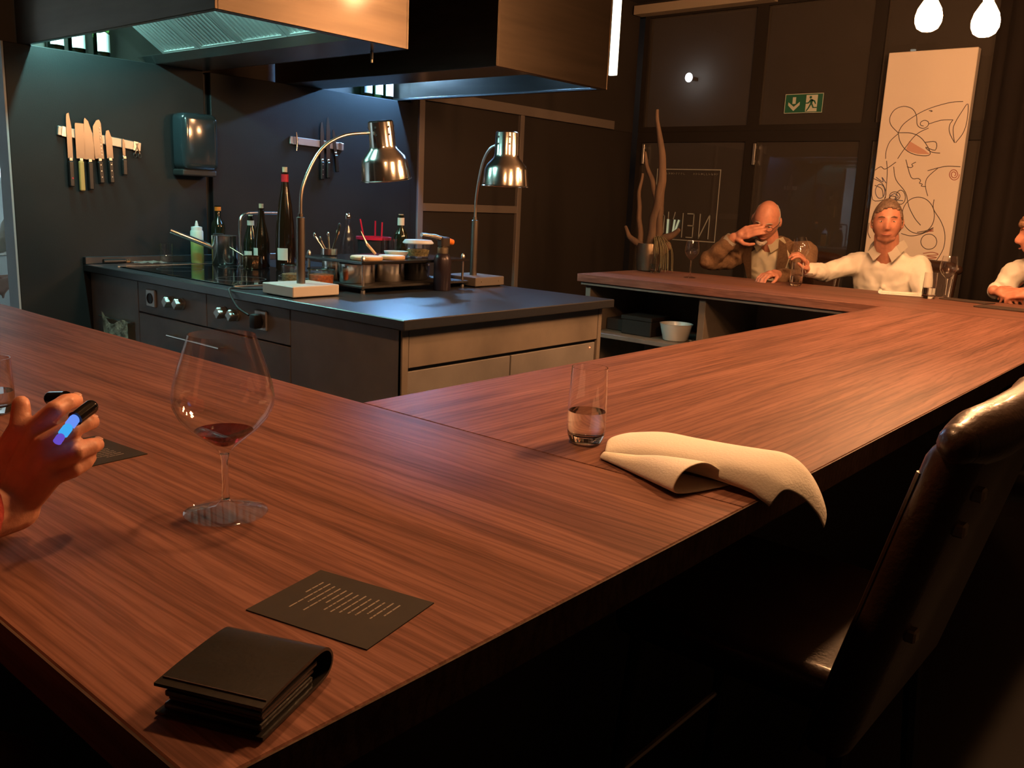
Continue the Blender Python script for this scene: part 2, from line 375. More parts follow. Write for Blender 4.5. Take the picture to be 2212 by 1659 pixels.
pbox('shelf_board', (.035, .0, .59), (.745, .64, .615), concrete, su, .002)
pbox('shelf_board', (.785, .0, .59), (1.66, .64, .615), concrete, su, .002)
pbox('shelf_board', (.035, .0, .06), (1.66, .64, .085), concrete, su, .002)
pbox('back_panel', (.035, .64, 0), (1.66, .66, Z0-.065), concrete_d, su)

# ------------------------------------------------------------------ island
isl = thing('kitchen_island', 'kitchen island with black stone top and grey concrete-look fronts', 'kitchen island', (0, 0, FL))
def ip(name, lo, hi, mat, bev=.002, par=None, **k):
    return pbox(name, (lo[0], lo[1], lo[2]+Z0), (hi[0], hi[1], hi[2]+Z0), mat, par or isl, bev, **k)
ip('stone_top', (-3.148, .865, -.036), (-.815, 2.10, -.0008), stone, .003, label='black stone slab')
ip('upstand', (-3.148, .865, 0), (-3.12, 2.10, .035), stone, .002)
ip('body', (-3.14, .915, FL+.08), (-.875, 2.06, -.036), black, 0)
ip('plinth', (-3.10, .96, FL), (-.93, 2.02, FL+.08), black, 0)
ip('front_panel', (-3.14, .895, FL+.1), (-2.665, .915, -.042), concrete_d)
ip('control_panel', (-2.66, .895, -.182), (-2.075, .915, -.042), concrete_d)
ip('control_panel', (-2.07, .895, -.182), (-1.485, .915, -.042), concrete_d)
dr = ip('drawer', (-2.66, .895, -.52), (-1.485, .915, -.188), concrete_d)
bm = B(); tube(bm, [(-2.34, .858, -.252+Z0), (-1.92, .858, -.252+Z0)], .007, 12); tube(bm, [(-2.32, .858, -.252+Z0), (-2.32, .895, -.252+Z0)], .005, 8); tube(bm, [(-1.94, .858, -.252+Z0), (-1.94, .895, -.252+Z0)], .005, 8)
obj('handle', bm, chrome, dr, smooth=True)
ip('drawer', (-2.66, .895, FL+.1), (-1.485, .915, -.526), concrete_d)
ip('front_panel', (-1.48, .895, FL+.1), (-.86, .915, -.042), concrete_d)
ip('end_post', (-.875, .895, FL+.08), (-.855, .925, -.04), concrete)
ip('end_post', (-.875, 2.045, FL+.08), (-.855, 2.07, -.04), concrete)
ip('end_panel', (-.875, .927, -.176), (-.857, 2.043, -.04), concrete)
d1 = ip('drawer', (-.885, .927, -.55), (-.866, 1.474, -.19), concrete_d)
d2 = ip('drawer', (-.885, 1.480, -.55), (-.866, 2.043, -.19), concrete_d)
bm = B(); ball(bm, (-.865, 2.005, -.21+Z0), .0028, 8, 6); obj('indicator', bm, EM('red_led', (1, .12, .04), 6), d2)
ip('drawer', (-.885, .927, FL+.1), (-.866, 2.043, -.556), concrete_d)
# control knobs with lobed grips
def knob(x, z):
    bm = B(); n = 32
    def ring(r, y, lob): return [(x+(r+lob*math.cos(4*2*PI*i/n))*math.cos(2*PI*i/n), y, z+Z0+(r+lob*math.cos(4*2*PI*i/n))*math.sin(2*PI*i/n)) for i in range(n)]
    R = grid(bm, [ring(.026, .895, 0), ring(.026, .889, 0), ring(.023, .887, 0), ring(.021, .885, .003), ring(.021, .858, .0035), ring(.017, .853, .003)], True)
    bm.faces.new(R[-1]); obj('knob', bm, knob_m, isl, smooth=True)
knob_m = M('knob_metal', (.40, .39, .36), .35, .9)
for x in (-2.352, -2.266, -1.930, -1.844): knob(x, -.105)
def socket(x, z, nm='socket'):
    bm = B(); box(bm, (x-.04, .884, z-.04+Z0), (x+.04, .896, z+.04+Z0), .004)
    s = obj(nm, bm, alu, isl)
    plathe('recess', [(0, 0), (.021, 0), (.021, .004), (.024, .004), (.024, -.002), (0, -.002)], black, s, 24, mx=Matrix.Translation((x, .883, z+Z0)) @ Matrix.Rotation(PI/2, 4, 'X'))
socket(-2.53, -.108); socket(-1.665, -.105)
# induction hob set into the stone
hb = thing('induction_hob', 'flush black glass hob set into the island top', 'hob', (-2.42, 1.29, .0008))
pbox('glass_plate', (-.50, -.35, 0), (.50, .33, .004), gloss_black, hb, .0015)
pbox('steel_edge', (-.508, -.36, 0), (-.50, .34, .005), alu, hb)
pbox('steel_edge', (.50, -.36, 0), (.508, .34, .005), alu, hb)
for (x, y) in ((-.26, -.17), (.26, -.17), (-.26, .16), (.26, .16)):
    bm = B(); lathe(bm, [(.105, .0042), (.107, .0046), (.109, .0042)], 40); obj('cooking_zone_ring', bm, M('zone_print', (.06, .06, .06), .3), hb, loc=(x, y, 0))

# ------------------------------------------------------------------ hoods
def hood(label, y0, y1, flip, x1, ledm, lamp_x):
    h = thing('extractor_hood', label, 'hood', (-3.24, y0, 1.0))
    L = x1+3.24; D = y1-y0; Ht = CE-1.0; t = .012
    def Y(a): return D-a if flip else a
    def yb(a, b): a, b = Y(a), Y(b); return (min(a, b), max(a, b))
    def hb_(name, xa, xb, ya, yb_, za, zb, mat, bev=.0015, **k):
        p, q = yb(ya, yb_); return pbox(name, (xa, p, za), (xb, q, zb), mat, h, bev, **k)
    hb_('side_sheet', 0.002, L, 0, t, 0, Ht, steel_hood, label='brushed steel sheet')
    hb_('side_sheet', 0.002, L, D-t, D, 0, Ht, steel_hood)
    hb_('end_sheet', L-t, L, t, D-t, 0, Ht, steel_hood, label='steel end sheet with warm reflections')
    hb_('bottom_flange', 0.002, L-t, .63, D-t, 0, .012, steel)
    hb_('bottom_flange', 0.002, L-t, t, .028, 0, .012, steel)
    hb_('bottom_flange', L-.045, L-t, .028, .63, 0, .012, steel)
    bm = B(); pr = [(.585, .035), (.63, .012), (.63, 0), (.625, 0), (.575, .03)]
    prism(bm, [(Y(a), b) for a, b in pr], 0, L-.02, Matrix(((0, 0, 1, .002), (1, 0, 0, 0), (0, 1, 0, 0), (0, 0, 0, 1)))); obj('drip_lip', bm, steel, h)
    hb_('inner_top', 0.002, L-t, t, D-t, .36, .372, steel)
    # slanted baffle filters
    nf = 4; fl = (L-.30)/nf
    ya, za, yb2, zb = .60, .03, .20, .30
    for k in range(nf):
        x0 = .25+k*fl; bm = B()
        d = Vector((0, yb2-ya, zb-za)).normalized(); nrm = Vector((0, -d.z, d.y)); ln = math.hypot(yb2-ya, zb-za)
        if nrm.z > 0: nrm = -nrm
        def P3(x, s, o): v = Vector((x, ya, za))+d*s+nrm*o; return (v.x, Y(v.y), v.z)
        def bar(xa, xb, s0, s1, o0, o1):
            vs = [bm.verts.new(P3(x, s, o)) for o in (o0, o1) for (x, s) in ((xa, s0), (xb, s0), (xb, s1), (xa, s1))]
            for q in ((0,1,2,3),(4,7,6,5),(0,4,5,1),(1,5,6,2),(2,6,7,3),(3,7,4,0)): bm.faces.new([vs[i] for i in q])
        bar(x0+.004, x0+fl-.004, 0, ln, -.012, -.008)
        bar(x0+.004, x0+.03, 0, ln, -.008, .012); bar(x0+fl-.03, x0+fl-.004, 0, ln, -.008, .012)
        bar(x0+.03, x0+fl-.03, 0, .03, -.008, .012); bar(x0+.03, x0+fl-.03, ln-.03, ln, -.008, .012)
        nr = 9; sp = (fl-.06)/nr
        for q in range(nr): bar(x0+.03+q*sp+.006, x0+.03+(q+.62)*sp, .03, ln-.03, -.004, .008)
        obj('baffle_filter', bm, filter_steel, h)
    lx = lamp_x
    a, b = yb(.085, .115)
    pbox('lamp_housing', (lx[0]-.03, a, .215), (lx[1]+.03, b, .235), alu, h)
    for (xa, xb), em in zip(((lx[0], lx[0]+.3), (lx[1]-.26, lx[1])), ledm):
        bm = B(); tube(bm, [(xa, Y(.10), .205), (xb, Y(.10), .205)], .011, 12); obj('lamp_tube', bm, em, h, smooth=True)
    return h
h1 = hood('front steel extractor hood with green lit filters, hanging nearest above the island', .66, 1.56, False, -1.57, (EM('hood_led_green', LED1, 520), EM('hood_led_green_b', LED1, 700)), (.10, 1.47))
h2 = hood('rear steel extractor hood with blue lit underside, behind the copper-glowing one', 2.06, 2.96, True, -1.52, (EM('hood_led_blue', LED2, 1050), EM('hood_led_blue_b', LED2, 250)), (.10, 1.53))
# ================================================================== THINGS
# ------------------------------------------------------------------ pendant bulbs
bulb_em = EM('bulb_filament_glow', BULB, BULB_S)
def pendant(p, label):
    t = thing('pendant_lamp', label, 'lamp', p, group='bare pendant bulbs over the bar')
    plathe('bulb', [(0, -.062), (.02, -.060), (.036, -.050), (.0455, -.030), (.0465, -.008), (.040, .018), (.026, .042), (.017, .056), (.016, .070), (0, .070)], bulb_em, t, 24)
    plathe('socket', [(0, .066), (.019, .066), (.021, .075), (.021, .12), (.012, .13), (0, .13)], black, t, 20)
    ptube('cord', [(0, 0, .12), (0, 0, CE-p[2]-.02)], .003, black, t, 6)
    plathe('ceiling_rose', [(0, CE-p[2]-.03), (.04, CE-p[2]-.03), (.04, CE-p[2]-.001), (0, CE-p[2]-.001)], black, t, 20)
pl = ['glowing bare pendant bulb above the canvas, the higher one of the two in view', 'glowing bare pendant bulb beside the top of the canvas, the lower one in view',
      'glowing bare bulb hung highest over the far end of the bar', 'glowing bare bulb over the middle of the bar, the higher of that pair', 'glowing bare bulb over the middle of the bar, the lower of that pair', 'glowing bare bulb over the near bar corner beside the large wine glass',
      'unseen bare bulb added over the far bar corner to brighten guests and canvas']
for p, l in zip(BULBS, pl): pendant(p, l)
# vertical light bar
lb = thing('pendant_light_bar', 'slim vertical white light bar hanging beside the rear hood', 'lamp', (-1.66, 3.2, 1.112))
pbox('diffuser', (-.023, -.012, 0), (.023, .012, CE-1.112-.09), EM('light_bar', (1.0, .93, .72), 3.2), lb, .002)
pbox('cap', (-.026, -.016, CE-1.112-.09), (.026, .016, CE-1.112-.002), black, lb)
# small hanging fitting under the front hood
hk = thing('ceiling_hook', 'small dark hanging fitting with bright metal tip under the front hood', 'fitting', (-1.75, 1.515, .953))
ptube('rod', [(0, 0, .012), (0, 0, .0465)], .007, black, hk); ptube('tip', [(0, 0, 0), (0, 0, .014)], .0055, brass, hk)

# ------------------------------------------------------------------ knife racks
XW = -3.15
def rack(y0, y1, z, tilt, label):
    r = thing('knife_rack', label, 'knife rack', (XW, (y0+y1)/2, z)); L = y1-y0
    bm = B(); box(bm, (.001, -L/2, -.022), (.014, L/2, .022), .003, Matrix.Rotation(tilt, 4, 'X')); obj('bar', bm, alu, r)
    for s in (-1, 1):
        bm = B(); box(bm, (.014, s*(L/2-.03)-.012, -.023), (.017, s*(L/2-.03)+.012, .023), .001, Matrix.Rotation(tilt, 4, 'X')); obj('end_plate', bm, steel, r)
    return r
rack(.775, 1.185, .607, -.12, 'slanted magnetic knife rack with five large knives on the dark wall')
rack(2.09, 2.485, .682, -.03, 'short pale magnetic knife rack lit blue on the rear wall')
def knife(y, ztip, zh, zend, w, label, group, kind='chef', tilt=0, hm=None, x=XW+.019):
    # blade tip up; zh = blade/handle border
    k = thing('kitchen_knife', label, 'knife', (x, y, zend), group=group); k.rotation_euler = (tilt, 0, 0)
    bl, hl = ztip-zh, zh-zend
    if kind == 'chef': poly = [(-w/2, hl), (w/2, hl), (w/2, hl+bl*.35), (w*.38, hl+bl*.65), (0, hl+bl*.93), (-w*.32, hl+bl), (-w*.42, hl+bl*.96), (-w/2, hl+bl*.5)]
    elif kind == 'santoku': poly = [(-w/2, hl), (w/2, hl), (w/2, hl+bl*.9), (w*.35, hl+bl), (0, hl+bl*.97), (-w*.42, hl+bl*.82), (-w/2, hl+bl*.5)]
    elif kind == 'nakiri': poly = [(-w/2, hl), (w/2, hl), (w/2, hl+bl), (-w*.44, hl+bl), (-w/2, hl+bl*.94)]
    else: poly = [(-w/2, hl), (w/2, hl), (w/2, hl+bl*.7), (w*.1, hl+bl), (-w*.35, hl+bl*.97), (-w/2, hl+bl*.8)]
    mx = Matrix(((0, 0, 1, 0), (1, 0, 0, 0), (0, 1, 0, 0), (0, 0, 0, 1)))
    bm = B(); prism(bm, poly, -.0012, .0012, mx); b = obj('blade', bm, blade, k)
    if kind == 'santoku':
        bm = B()
        for i in range(9): ball(bm, (.0014, w*.30, hl+bl*(.1+.085*i)), (.0008, .0028, .006), 8, 6)
        obj('dimples', bm, rivet, b)
    pbox('bolster', (-.006, -.009, hl-.012), (.006, .009, hl+.004), steel, k, .002)
    pbox('handle', (-.009, -.012, 0), (.009, .012, hl-.012), hm or handle, k, .004)
    if kind in ('santoku', 'small'):
        for i in range(3): plathe('rivet', [(0, 0), (.003, 0), (.003, .001), (0, .0015)], rivet, k, 10, mx=Matrix.Translation((.009, 0, hl*(.25+.25*i))) @ Matrix.Rotation(PI/2, 4, 'Y'))
    return k
g1 = 'knives on the slanted rack'
knife(.826, .716, .505, .373, .024, 'long slim slicing knife with a red dot on its black handle', g1, 'slim')
knife(.875, .672, .507, .355, .042, 'wide square-ended vegetable knife with a pale yellow handle', g1, 'nakiri', hm=M('yellow_handle', (.48, .30, .09), .5))
knife(.918, .700, .505, .362, .046, 'large pointed chef knife third from the doorway', g1, 'chef')
knife(.972, .698, .512, .395, .044, 'dimpled santoku knife with riveted black handle', g1, 'santoku', .05)
knife(1.022, .652, .517, .398, .032, 'short dimpled knife with riveted handle beside the santoku', g1, 'small', .03)
knife(1.09, .616, .53, .44, .014, 'small dark paring knife on the free end of the slanted rack', g1, 'slim')
sc = thing('scissors', 'small metal scissors hanging at the end of the slanted rack', 'scissors', (XW+.018, 1.16, .55))
ptube('blade', [(0, -.012, .0), (0, .006, .05)], .003, blade, sc, 6); ptube('blade', [(0, .012, .0), (0, -.004, .05)], .003, blade, sc, 6)
for s in (-1, 1):
    bm = B(); tube(bm, [(0, s*.012+.008*math.cos(a), -.010+.010*math.sin(a)) for a in [2*PI*i/12 for i in range(13)]], .0022, 6, False); obj('finger_ring', bm, black, sc)
g2 = 'knives on the pale rear rack'
knife(2.315, .811, .59, .473, .026, 'slim riveted knife on the rear rack, nearest the front lamp', g2, 'small')
knife(2.360, .843, .59, .483, .028, 'longest knife with steel bolster on the rear rack', g2, 'slim')
knife(2.430, .775, .637, .523, .022, 'tilted knife with black handle at the end of the rear rack', g2, 'slim', .12)
ck = thing('corkscrew', 'small metal corkscrew hanging on the pale rear rack', 'corkscrew', (XW+.018, 2.135, .63))
ptube('lever', [(0, -.004, .0), (0, .002, .06), (0, -.006, .105)], .0035, steel, ck, 8); ptube('worm', [(0, .006+.003*math.cos(i), .07-.006*i) for i in range(12)], .0015, chrome, ck, 6)
bm = B(); plathe('red_dot', [(0, 0), (.004, 0), (.004, .001), (0, .001)], red_pl, bpy.data.objects['kitchen_knife'], 10, mx=Matrix.Translation((.009, .002, .04)) @ Matrix.Rotation(PI/2, 4, 'Y')); bm.free()
# paper towel dispenser
dp = thing('towel_dispenser', 'glossy smoke-black paper towel dispenser on the dark wall', 'dispenser', (XW, 1.455, .452))
bm = B(); box(bm, (.001, -.105, .03), (.13, .105, .32), .035, seg=5); obj('cover', bm, M('smoke_plastic', (.018, .028, .032), .12, spec=.6, coat=.4), dp, smooth=True)
bm = B(); box(bm, (.001, -.098, 0), (.105, .098, .034), .008, seg=2); obj('base_tray', bm, black, dp)
# bottles on top of the wall cladding, lit from inside the hoods
def shelf_bottle(y, label, g):
    t = thing('wine_bottle', label, 'bottle', (-3.198, y, 1.0), group=g)
    plathe('glass_body', [(0, .002), (.034, .0), (.038, .006), (.038, .17), (.034, .195), (.016, .225), (.0145, .30), (.016, .302), (.016, .312), (0, .312)], bottle_green, t, 24)
    bm = B(); n = 14
    rows = [[(.0385*math.cos(a), .0385*math.sin(a), z) for a in [-.95+1.9*i/n for i in range(n+1)]] for z in (.022, .05, .085, .105)]
    rows[-1] = [(.0385*math.cos(a), .0385*math.sin(a), .105+.008*math.exp(-(a/.35)**2)) for a in [-.95+1.9*i/n for i in range(n+1)]]
    grid(bm, rows); obj('label', bm, label_lit, t, smooth=True)
    return t
gb = 'white-labelled bottles along the top of the wall'
for i, y in enumerate((.815, .915, 1.035)): shelf_bottle(y, ('green bottle with white label under the front hood, nearest the doorway', 'green bottle with white label, middle of three under the front hood', 'green bottle with white label next to the bright filter')[i], gb)
for i, y in enumerate((2.71, 2.80, 2.888, 3.03)): shelf_bottle(y, ('first dark bottle with white label under the blue-lit hood', 'second dark bottle with white label under the blue-lit hood', 'third dark bottle with white label under the blue-lit hood', 'last dark bottle with white label under the blue-lit hood, by the corner post')[i], gb)

# ------------------------------------------------------------------ heat lamps on the island
def heat_lamp(loc, az, label, tilt, reach, basem):
    t = thing('heat_lamp', label, 'lamp', loc, az, group='chrome heat lamps on the island')
    bm = B(); box(bm, (-.11, -.10, .004), (.11, .10, .045), .003); b = obj('base_box', bm, basem, t)
    for s in (-1, 1): plathe('screw', [(0, 0), (.004, 0), (.003, .002), (0, .002)], brass, b, 10, mx=Matrix.Translation((.11, s*.06, .025)) @ Matrix.Rotation(PI/2, 4, 'Y'))
    for sx in (-1, 1):
        for sy in (-1, 1): plathe('foot', [(0, 0), (.01, 0), (.01, .005), (0, .005)], black, b, 10, loc=(sx*.09, sy*.08, 0))
    plathe('post', [(0, .045), (.017, .045), (.0165, .30), (.010, .303), (.010, .315), (0, .315)], M('dull_steel', (.20, .175, .15), .38, 1.0), t, 20)
    r = reach
    path = smooth_path([(0, 0, .31), (.012*r/.34, 0, .42), (.09*r/.34, 0, .555), (.20*r/.34, 0, .622), (.335*r/.34, 0, .645)], 8)
    bm = B(); tube(bm, path, .0065, 12); obj('gooseneck', bm, M('gooseneck_metal', (.62, .58, .52), .28, 1.0), t, smooth=True)
    mx = Matrix.Translation((r+.055, 0, .0)) @ Matrix.Translation((0, 0, .70)) @ Matrix.Rotation(tilt, 4, 'Y') @ Matrix.Translation((0, 0, -.70))
    prof = [(.0, .70), (.046, .70), (.052, .695), (.055, .60), (.060, .585), (.088, .555), (.097, .535), (.104, .465), (.108, .462), (.108, .459), (.102, .459), (.095, .53), (.085, .55), (.057, .58), (.051, .60), (.048, .69), (0, .69)]
    s = plathe('shade', prof, shade_chrome, t, 40, mx=mx)
    for z in (.645, .675):
        for k in range(6):
            bm = B(); lathe(bm, [(0, 0), (.0045, 0), (.0045, .0012), (0, .0012)], 10, mx @ Matrix.Rotation(k*PI/3+.4, 4, 'Z') @ Matrix.Translation((.0535, 0, z)) @ Matrix.Rotation(PI/2, 4, 'Y')); obj('vent_hole', bm, black, s)
    bm = B(); ball(bm, (0, 0, 0), (.048, .048, .03), 20, 10, None); bmesh.ops.transform(bm, matrix=mx @ Matrix.Translation((0, 0, .50)), verts=bm.verts); obj('bulb', bm, M('unlit_bulb', (.55, .50, .45), .1, spec=.8), s, smooth=True)
    return t
base_pale = M('base_pale', (.50, .47, .43), .45); base_dark = M('base_grey', (.13, .115, .10), .45)
heat_lamp((-1.569, 1.009, 0), PI/2, 'chrome heat lamp with pale base box and shade leaning over the front', -.16, .345, base_pale)
heat_lamp((-1.549, 1.983, 0), .0, 'chrome heat lamp with grey base box at the rear of the island', .0, .125, base_dark)
# lamp cord to the plug
cord = smooth_path([(-1.70, .95, .012), (-1.80, .90, .006), (-1.85, .875, .006), (-1.83, .855, -.01), (-1.76, .845, -.06), (-1.69, .85, -.085)], 8)
pc = thing('power_cord', 'black power cord of the front heat lamp plugged into the island socket', 'cord', (-1.70, .9, -.1))
bm = B(); tube(bm, [Vector(p)-Vector((-1.70, .9, -.1)) for p in cord], .004, 8); obj('cable', bm, black, pc, smooth=True)
bm = B(); box(bm, (.015, -.055, -.035), (.055, -.018, .022), .008, seg=2); obj('plug', bm, black, pc, smooth=True)

# ------------------------------------------------------------------ two-tier shelf with cooking things
sh = thing('bridge_shelf', 'two-tier black plate shelf on metal posts on the island', 'shelf', (-1.675, 1.557, 0))
pbox('lower_plate', (-.20, -.318, .020), (.20, .318, .030), black, sh, .002); pbox('upper_plate', (-.20, -.318, .118), (.20, .318, .130), M('black_glass', (.012, .012, .012), .15), sh, .002)
for sx in (-1, 1):
    for sy in (-1, 1):
        plathe('post', [(0, 0), (.010, 0), (.010, .012), (.006, .016), (.006, .130), (.010, .131), (.010, .142), (.004, .152), (0, .153)], steel, sh, 16, loc=(sx*.18, sy*.295, 0))
def pot(r, h, name, label, loc, mat=steel, handle_len=0.0, haz=0.0, hz=None, group=None, hr=.008):
    t = thing(name, label, 'pot', loc, haz, group=group)
    plathe('body', [(0, 0), (r-.004, 0), (r, .005), (r, h), (r+.003, h+.002), (r-.001, h+.001), (r-.002, .006), (0, .004)], mat, t, 40)
    if handle_len:
        z = hz or h*.7
        bm = B(); tube(bm, [(r-.002, 0, z), (r+.02, 0, z+.012), (r+handle_len, 0, z+handle_len*.42)], [hr*.8, hr, hr], 10); obj('handle', bm, mat, t, smooth=True)
    return t
mirror = M('polished_steel', (.75, .73, .70), .20, 1.0)
gp = 'steel pots on the lower shelf plate'
for i, (x, y, r) in enumerate(((-1.62, 1.335, .075), (-1.78, 1.35, .06), (-1.62, 1.505, .075))):
    pot(r, .078, 'steel_pot', ('polished steel pot on the lower shelf plate, nearest the front lamp', 'smaller steel pot at the back of the lower shelf plate', 'polished steel pot in the middle of the lower shelf plate')[i], (x, y, .031), mirror, group=gp)
pot(.062, .075, 'dark_pot', 'dark pot on the lower shelf plate under the glass bowl', (-1.62, 1.665, .031), M('dark_enamel', (.015, .015, .016), .25))
wl_m = M('pale_wood', (.62, .43, .25), .5, var=.1, vscale=20)
for i, (y, r) in enumerate(((1.335, .068), (1.475, .058))):
    plathe('wooden_lid', [(0, 0), (r-.003, 0), (r, .004), (r, .012), (r-.004, .016), (0, .016)], wl_m, None, 36, loc=(-1.56, y, .131), label=('round pale wooden lid on the upper shelf plate near the spoons', 'smaller round wooden lid beside the white bowl')[i], cat='lid', group='wooden lids on the shelf')
plathe('white_bowl', [(0, 0), (.035, 0), (.052, .02), (.054, .028), (.050, .027), (.033, .005), (0, .004)], plastic_w, None, 32, loc=(-1.62, 1.555, .131), label='small white bowl on the upper shelf plate', cat='bowl')
gbw = thing('glass_bowl', 'flared glass bowl of grains with pale lid on the upper shelf plate', 'bowl', (-1.60, 1.668, .131))
plathe('bowl', [(0, 0), (.045, 0), (.049, .005), (.062, .062), (.058, .062), (.046, .007), (0, .004)], glass, gbw, 36)
plathe('grains', [(0, .0045), (.0445, .0065), (.052, .034), (.03, .038), (0, .036)], herb, gbw, 30)
plathe('lid', [(0, .068), (.055, .068), (.068, .062), (.070, .066), (.060, .078), (0, .078)], plastic_w, gbw, 36)
cs = thing('spoon_holder', 'steel pot of spoons and spatulas standing on the shelf', 'holder', (-1.80, 1.33, .131))
plathe('cup', [(0, 0), (.032, 0), (.036, .004), (.036, .03), (.034, .03), (.034, .004), (0, .003)], mirror, cs, 24)
for i, (dx, dy, h, m) in enumerate(((-.04, -.05, .085, mirror), (-.02, -.035, .07, blade), (.03, .03, .13, handle), (.0, .045, .10, wl_m), (-.01, .0, .09, mirror))):
    bm = B(); tube(bm, [(dx*.2, dy*.2, .006), (dx, dy, h)], [.003, .005], 8); ball(bm, (dx, dy, h), (.008, .006, .012), 10, 8); obj('utensil', bm, m, cs, smooth=True)
kn = thing('paring_knife', 'small paring knife leaning on the wooden lids', 'knife', (-1.585, 1.405, .1475))
bm = B(); tube(bm, [(0, 0, .004), (-.02, -.03, .045)], .006, 8); obj('handle', bm, wl_m, kn, smooth=True); bm = B(); tube(bm, [(-.02, -.03, .045), (-.035, -.052, .10)], [.006, .001], 6, flat=.3); obj('blade', bm, blade, kn)
# blowtorch
bt2 = thing('blowtorch', 'kitchen blowtorch with dark gas can and orange end', 'torch', (-1.43, 1.655, 0))
for o_ in [1]:
    plathe('gas_can', [(0, 0), (.036, 0), (.038, .004), (.038, .135), (.030, .155), (.018, .165), (0, .165)], M('can_print', (.030, .022, .03), .3, .4), bt2, 32)
    plathe('collar', [(0, .16), (.022, .16), (.024, .165), (.024, .185), (.018, .19), (0, .19)], brass, bt2, 24)
    bm = B(); box(bm, (-.018, -.022, .188), (.018, .03, .232), .006); obj('head', bm, M('torch_head', (.06, .05, .045), .4, .6), bt2)
    bm = B(); tube(bm, [(0, .0, .222), (0, -.055, .234), (0, -.13, .242)], [.012, .011, .009], 14); obj('nozzle', bm, steel, bt2, smooth=True)
    bm = B(); tube(bm, [(0, .028, .215), (0, .058, .208)], [.014, .013], 14); obj('gas_knob', bm, orange_pl, bt2, smooth=True)
can = thing('small_tin', 'small blue tin behind the blowtorch on the shelf', 'tin', (-1.72, 1.83, .031)); plathe('body', [(0, 0), (.022, 0), (.022, .05), (0, .05)], M('blue_tin', (.03, .05, .13), .4, .3), can, 24); plathe('lid', [(0, .05), (.023, .05), (.023, .056), (0, .056)], alu, can, 24)
# jars beside the front lamp
def jar(loc, r, h, fm, fh, label):
    t = thing('glass_jar', label, 'jar', loc, group='glass jars by the front lamp')
    plathe('jar_glass', [(0, 0), (r*.82, 0), (r*.88, .004), (r, h), (r*.95, h), (r*.84, .006), (0, .005)], glass, t, 32)
    plathe('contents', [(0, .0055), (r*.835, .0065), (r*(.84+.11*fh/h), fh), (r*.5, fh*1.06), (0, fh)], fm, t, 28)
    plathe('lid', [(0, h+.001), (r*1.04, h+.001), (r*1.06, h+.006), (r*1.0, h+.009), (0, h+.009)], thin_tint, t, 32)
jar((-1.775, 1.12, 0), .05, .095, herb, .06, 'glass jar of pale herbs behind the lamp post')
jar((-1.66, 1.178, 0), .055, .085, spice, .065, 'glass jar filled with orange spice beside the lamp post')
# things behind the shelf
def bottle(loc, label, prof, mat, cork=None, neck=None, lab=None, cap=None, name='wine_bottle', n=28):
    t = thing(name, label, 'bottle', loc)
    plathe('glass_body', prof, mat, t, n)
    if cork: plathe('cork', [(0, cork[1]), (cork[0], cork[1]), (cork[0]*1.06, cork[2]), (0, cork[2])], cork_m, t, 16)
    if neck: plathe('capsule', [(neck[0], neck[1]), (neck[0], neck[2])], neck[3], t, 20)
    if lab:
        r, z0, z1, a0, a1 = lab; bm = B(); grid(bm, [[(r*math.cos(a0+(a1-a0)*i/10), r*math.sin(a0+(a1-a0)*i/10), z) for i in range(11)] for z in (z0, z1)]); obj('label', bm, label_m, t, smooth=True)
    return t
bordeaux = [(0, 0), (.034, 0), (.0375, .006), (.0375, .185), (.033, .21), (.016, .238), (.0145, .29), (.0165, .292), (.0165, .302), (.011, .302), (0, .300)]
burg = [(0, 0), (.036, 0), (.040, .006), (.040, .13), (.034, .17), (.018, .235), (.0145, .29), (.0165, .292), (.0165, .300), (.011, .300), (0, .298)]
bottle((-2.762, 1.569, .006), 'dark green wine bottle with paper neck band and cork, nearest the steel pot', [(r, z*.85) for r, z in burg], bottle_dark, (.011, .248, .272), (.0175, .205, .232, label_m), (.0405, .02, .075, -1.6, -.5))
bottle((-2.625, 1.542, .006), 'dark wine bottle with stuck-in cork beside the small copper pan', burg, bottle_brown, (.011, .296, .322), None, (.0405, .05, .10, -2.2, -1.1))
tall = [(0, 0), (.044, 0), (.048, .008), (.049, .12), (.045, .22), (.034, .32), (.020, .40), (.0155, .45), (.0155, .475), (.0175, .477), (.0175, .482), (.011, .482), (0, .48)]
bottle((-2.47, 1.577, .006), 'tall slim dark bottle with red neck band, tallest on the island', tall, bottle_brown, (.012, .478, .507), (.0180, .435, .472, red_cap), (.0498, .05, .11, -1.5, -.4))
bottle((-2.10, 2.02, 0), 'dark bottle with cream neck band behind the glass bowl', bordeaux, bottle_dark, (.012, .290, .306), (.0175, .25, .288, label_m))
cb = thing('swing_bottle', 'clear glass bottle with metal stopper behind the shelf', 'bottle', (-2.42, 1.935, 0))
plathe('glass_body', [(0, 0), (.036, 0), (.04, .005), (.04, .13), (.032, .175), (.015, .225), (.0145, .27), (.012, .27), (.013, .225), (.030, .172), (.0375, .13), (.0375, .008), (0, .006)], glass, cb, 28)
plathe('stopper', [(0, .268), (.016, .268), (.017, .285), (.010, .297), (0, .297)], chrome, cb, 16)
rc = thing('storage_tub', 'black container with bright red rim holding red straws', 'container', (-2.27, 1.985, 0))
plathe('tub', [(0, 0), (.075, 0), (.078, .005), (.085, .172), (.082, .172), (.075, .008), (0, .006)], M('smoky_tub', (.03, .025, .028), .2), rc, 32)
plathe('rim', [(.083, .168), (.092, .168), (.092, .182), (.080, .182), (.080, .172)], red_pl, rc, 36, close=True)
for i, (a, b) in enumerate((((-.03, .0), (-.05, -.05)), ((.0, .01), (.0, .01)), ((.02, .03), (.02, .04)))):
    ptube('straw', [(a[0], a[1], .02), (b[0], b[1], .27-.006*i)], .004, red_pl, rc, 8)
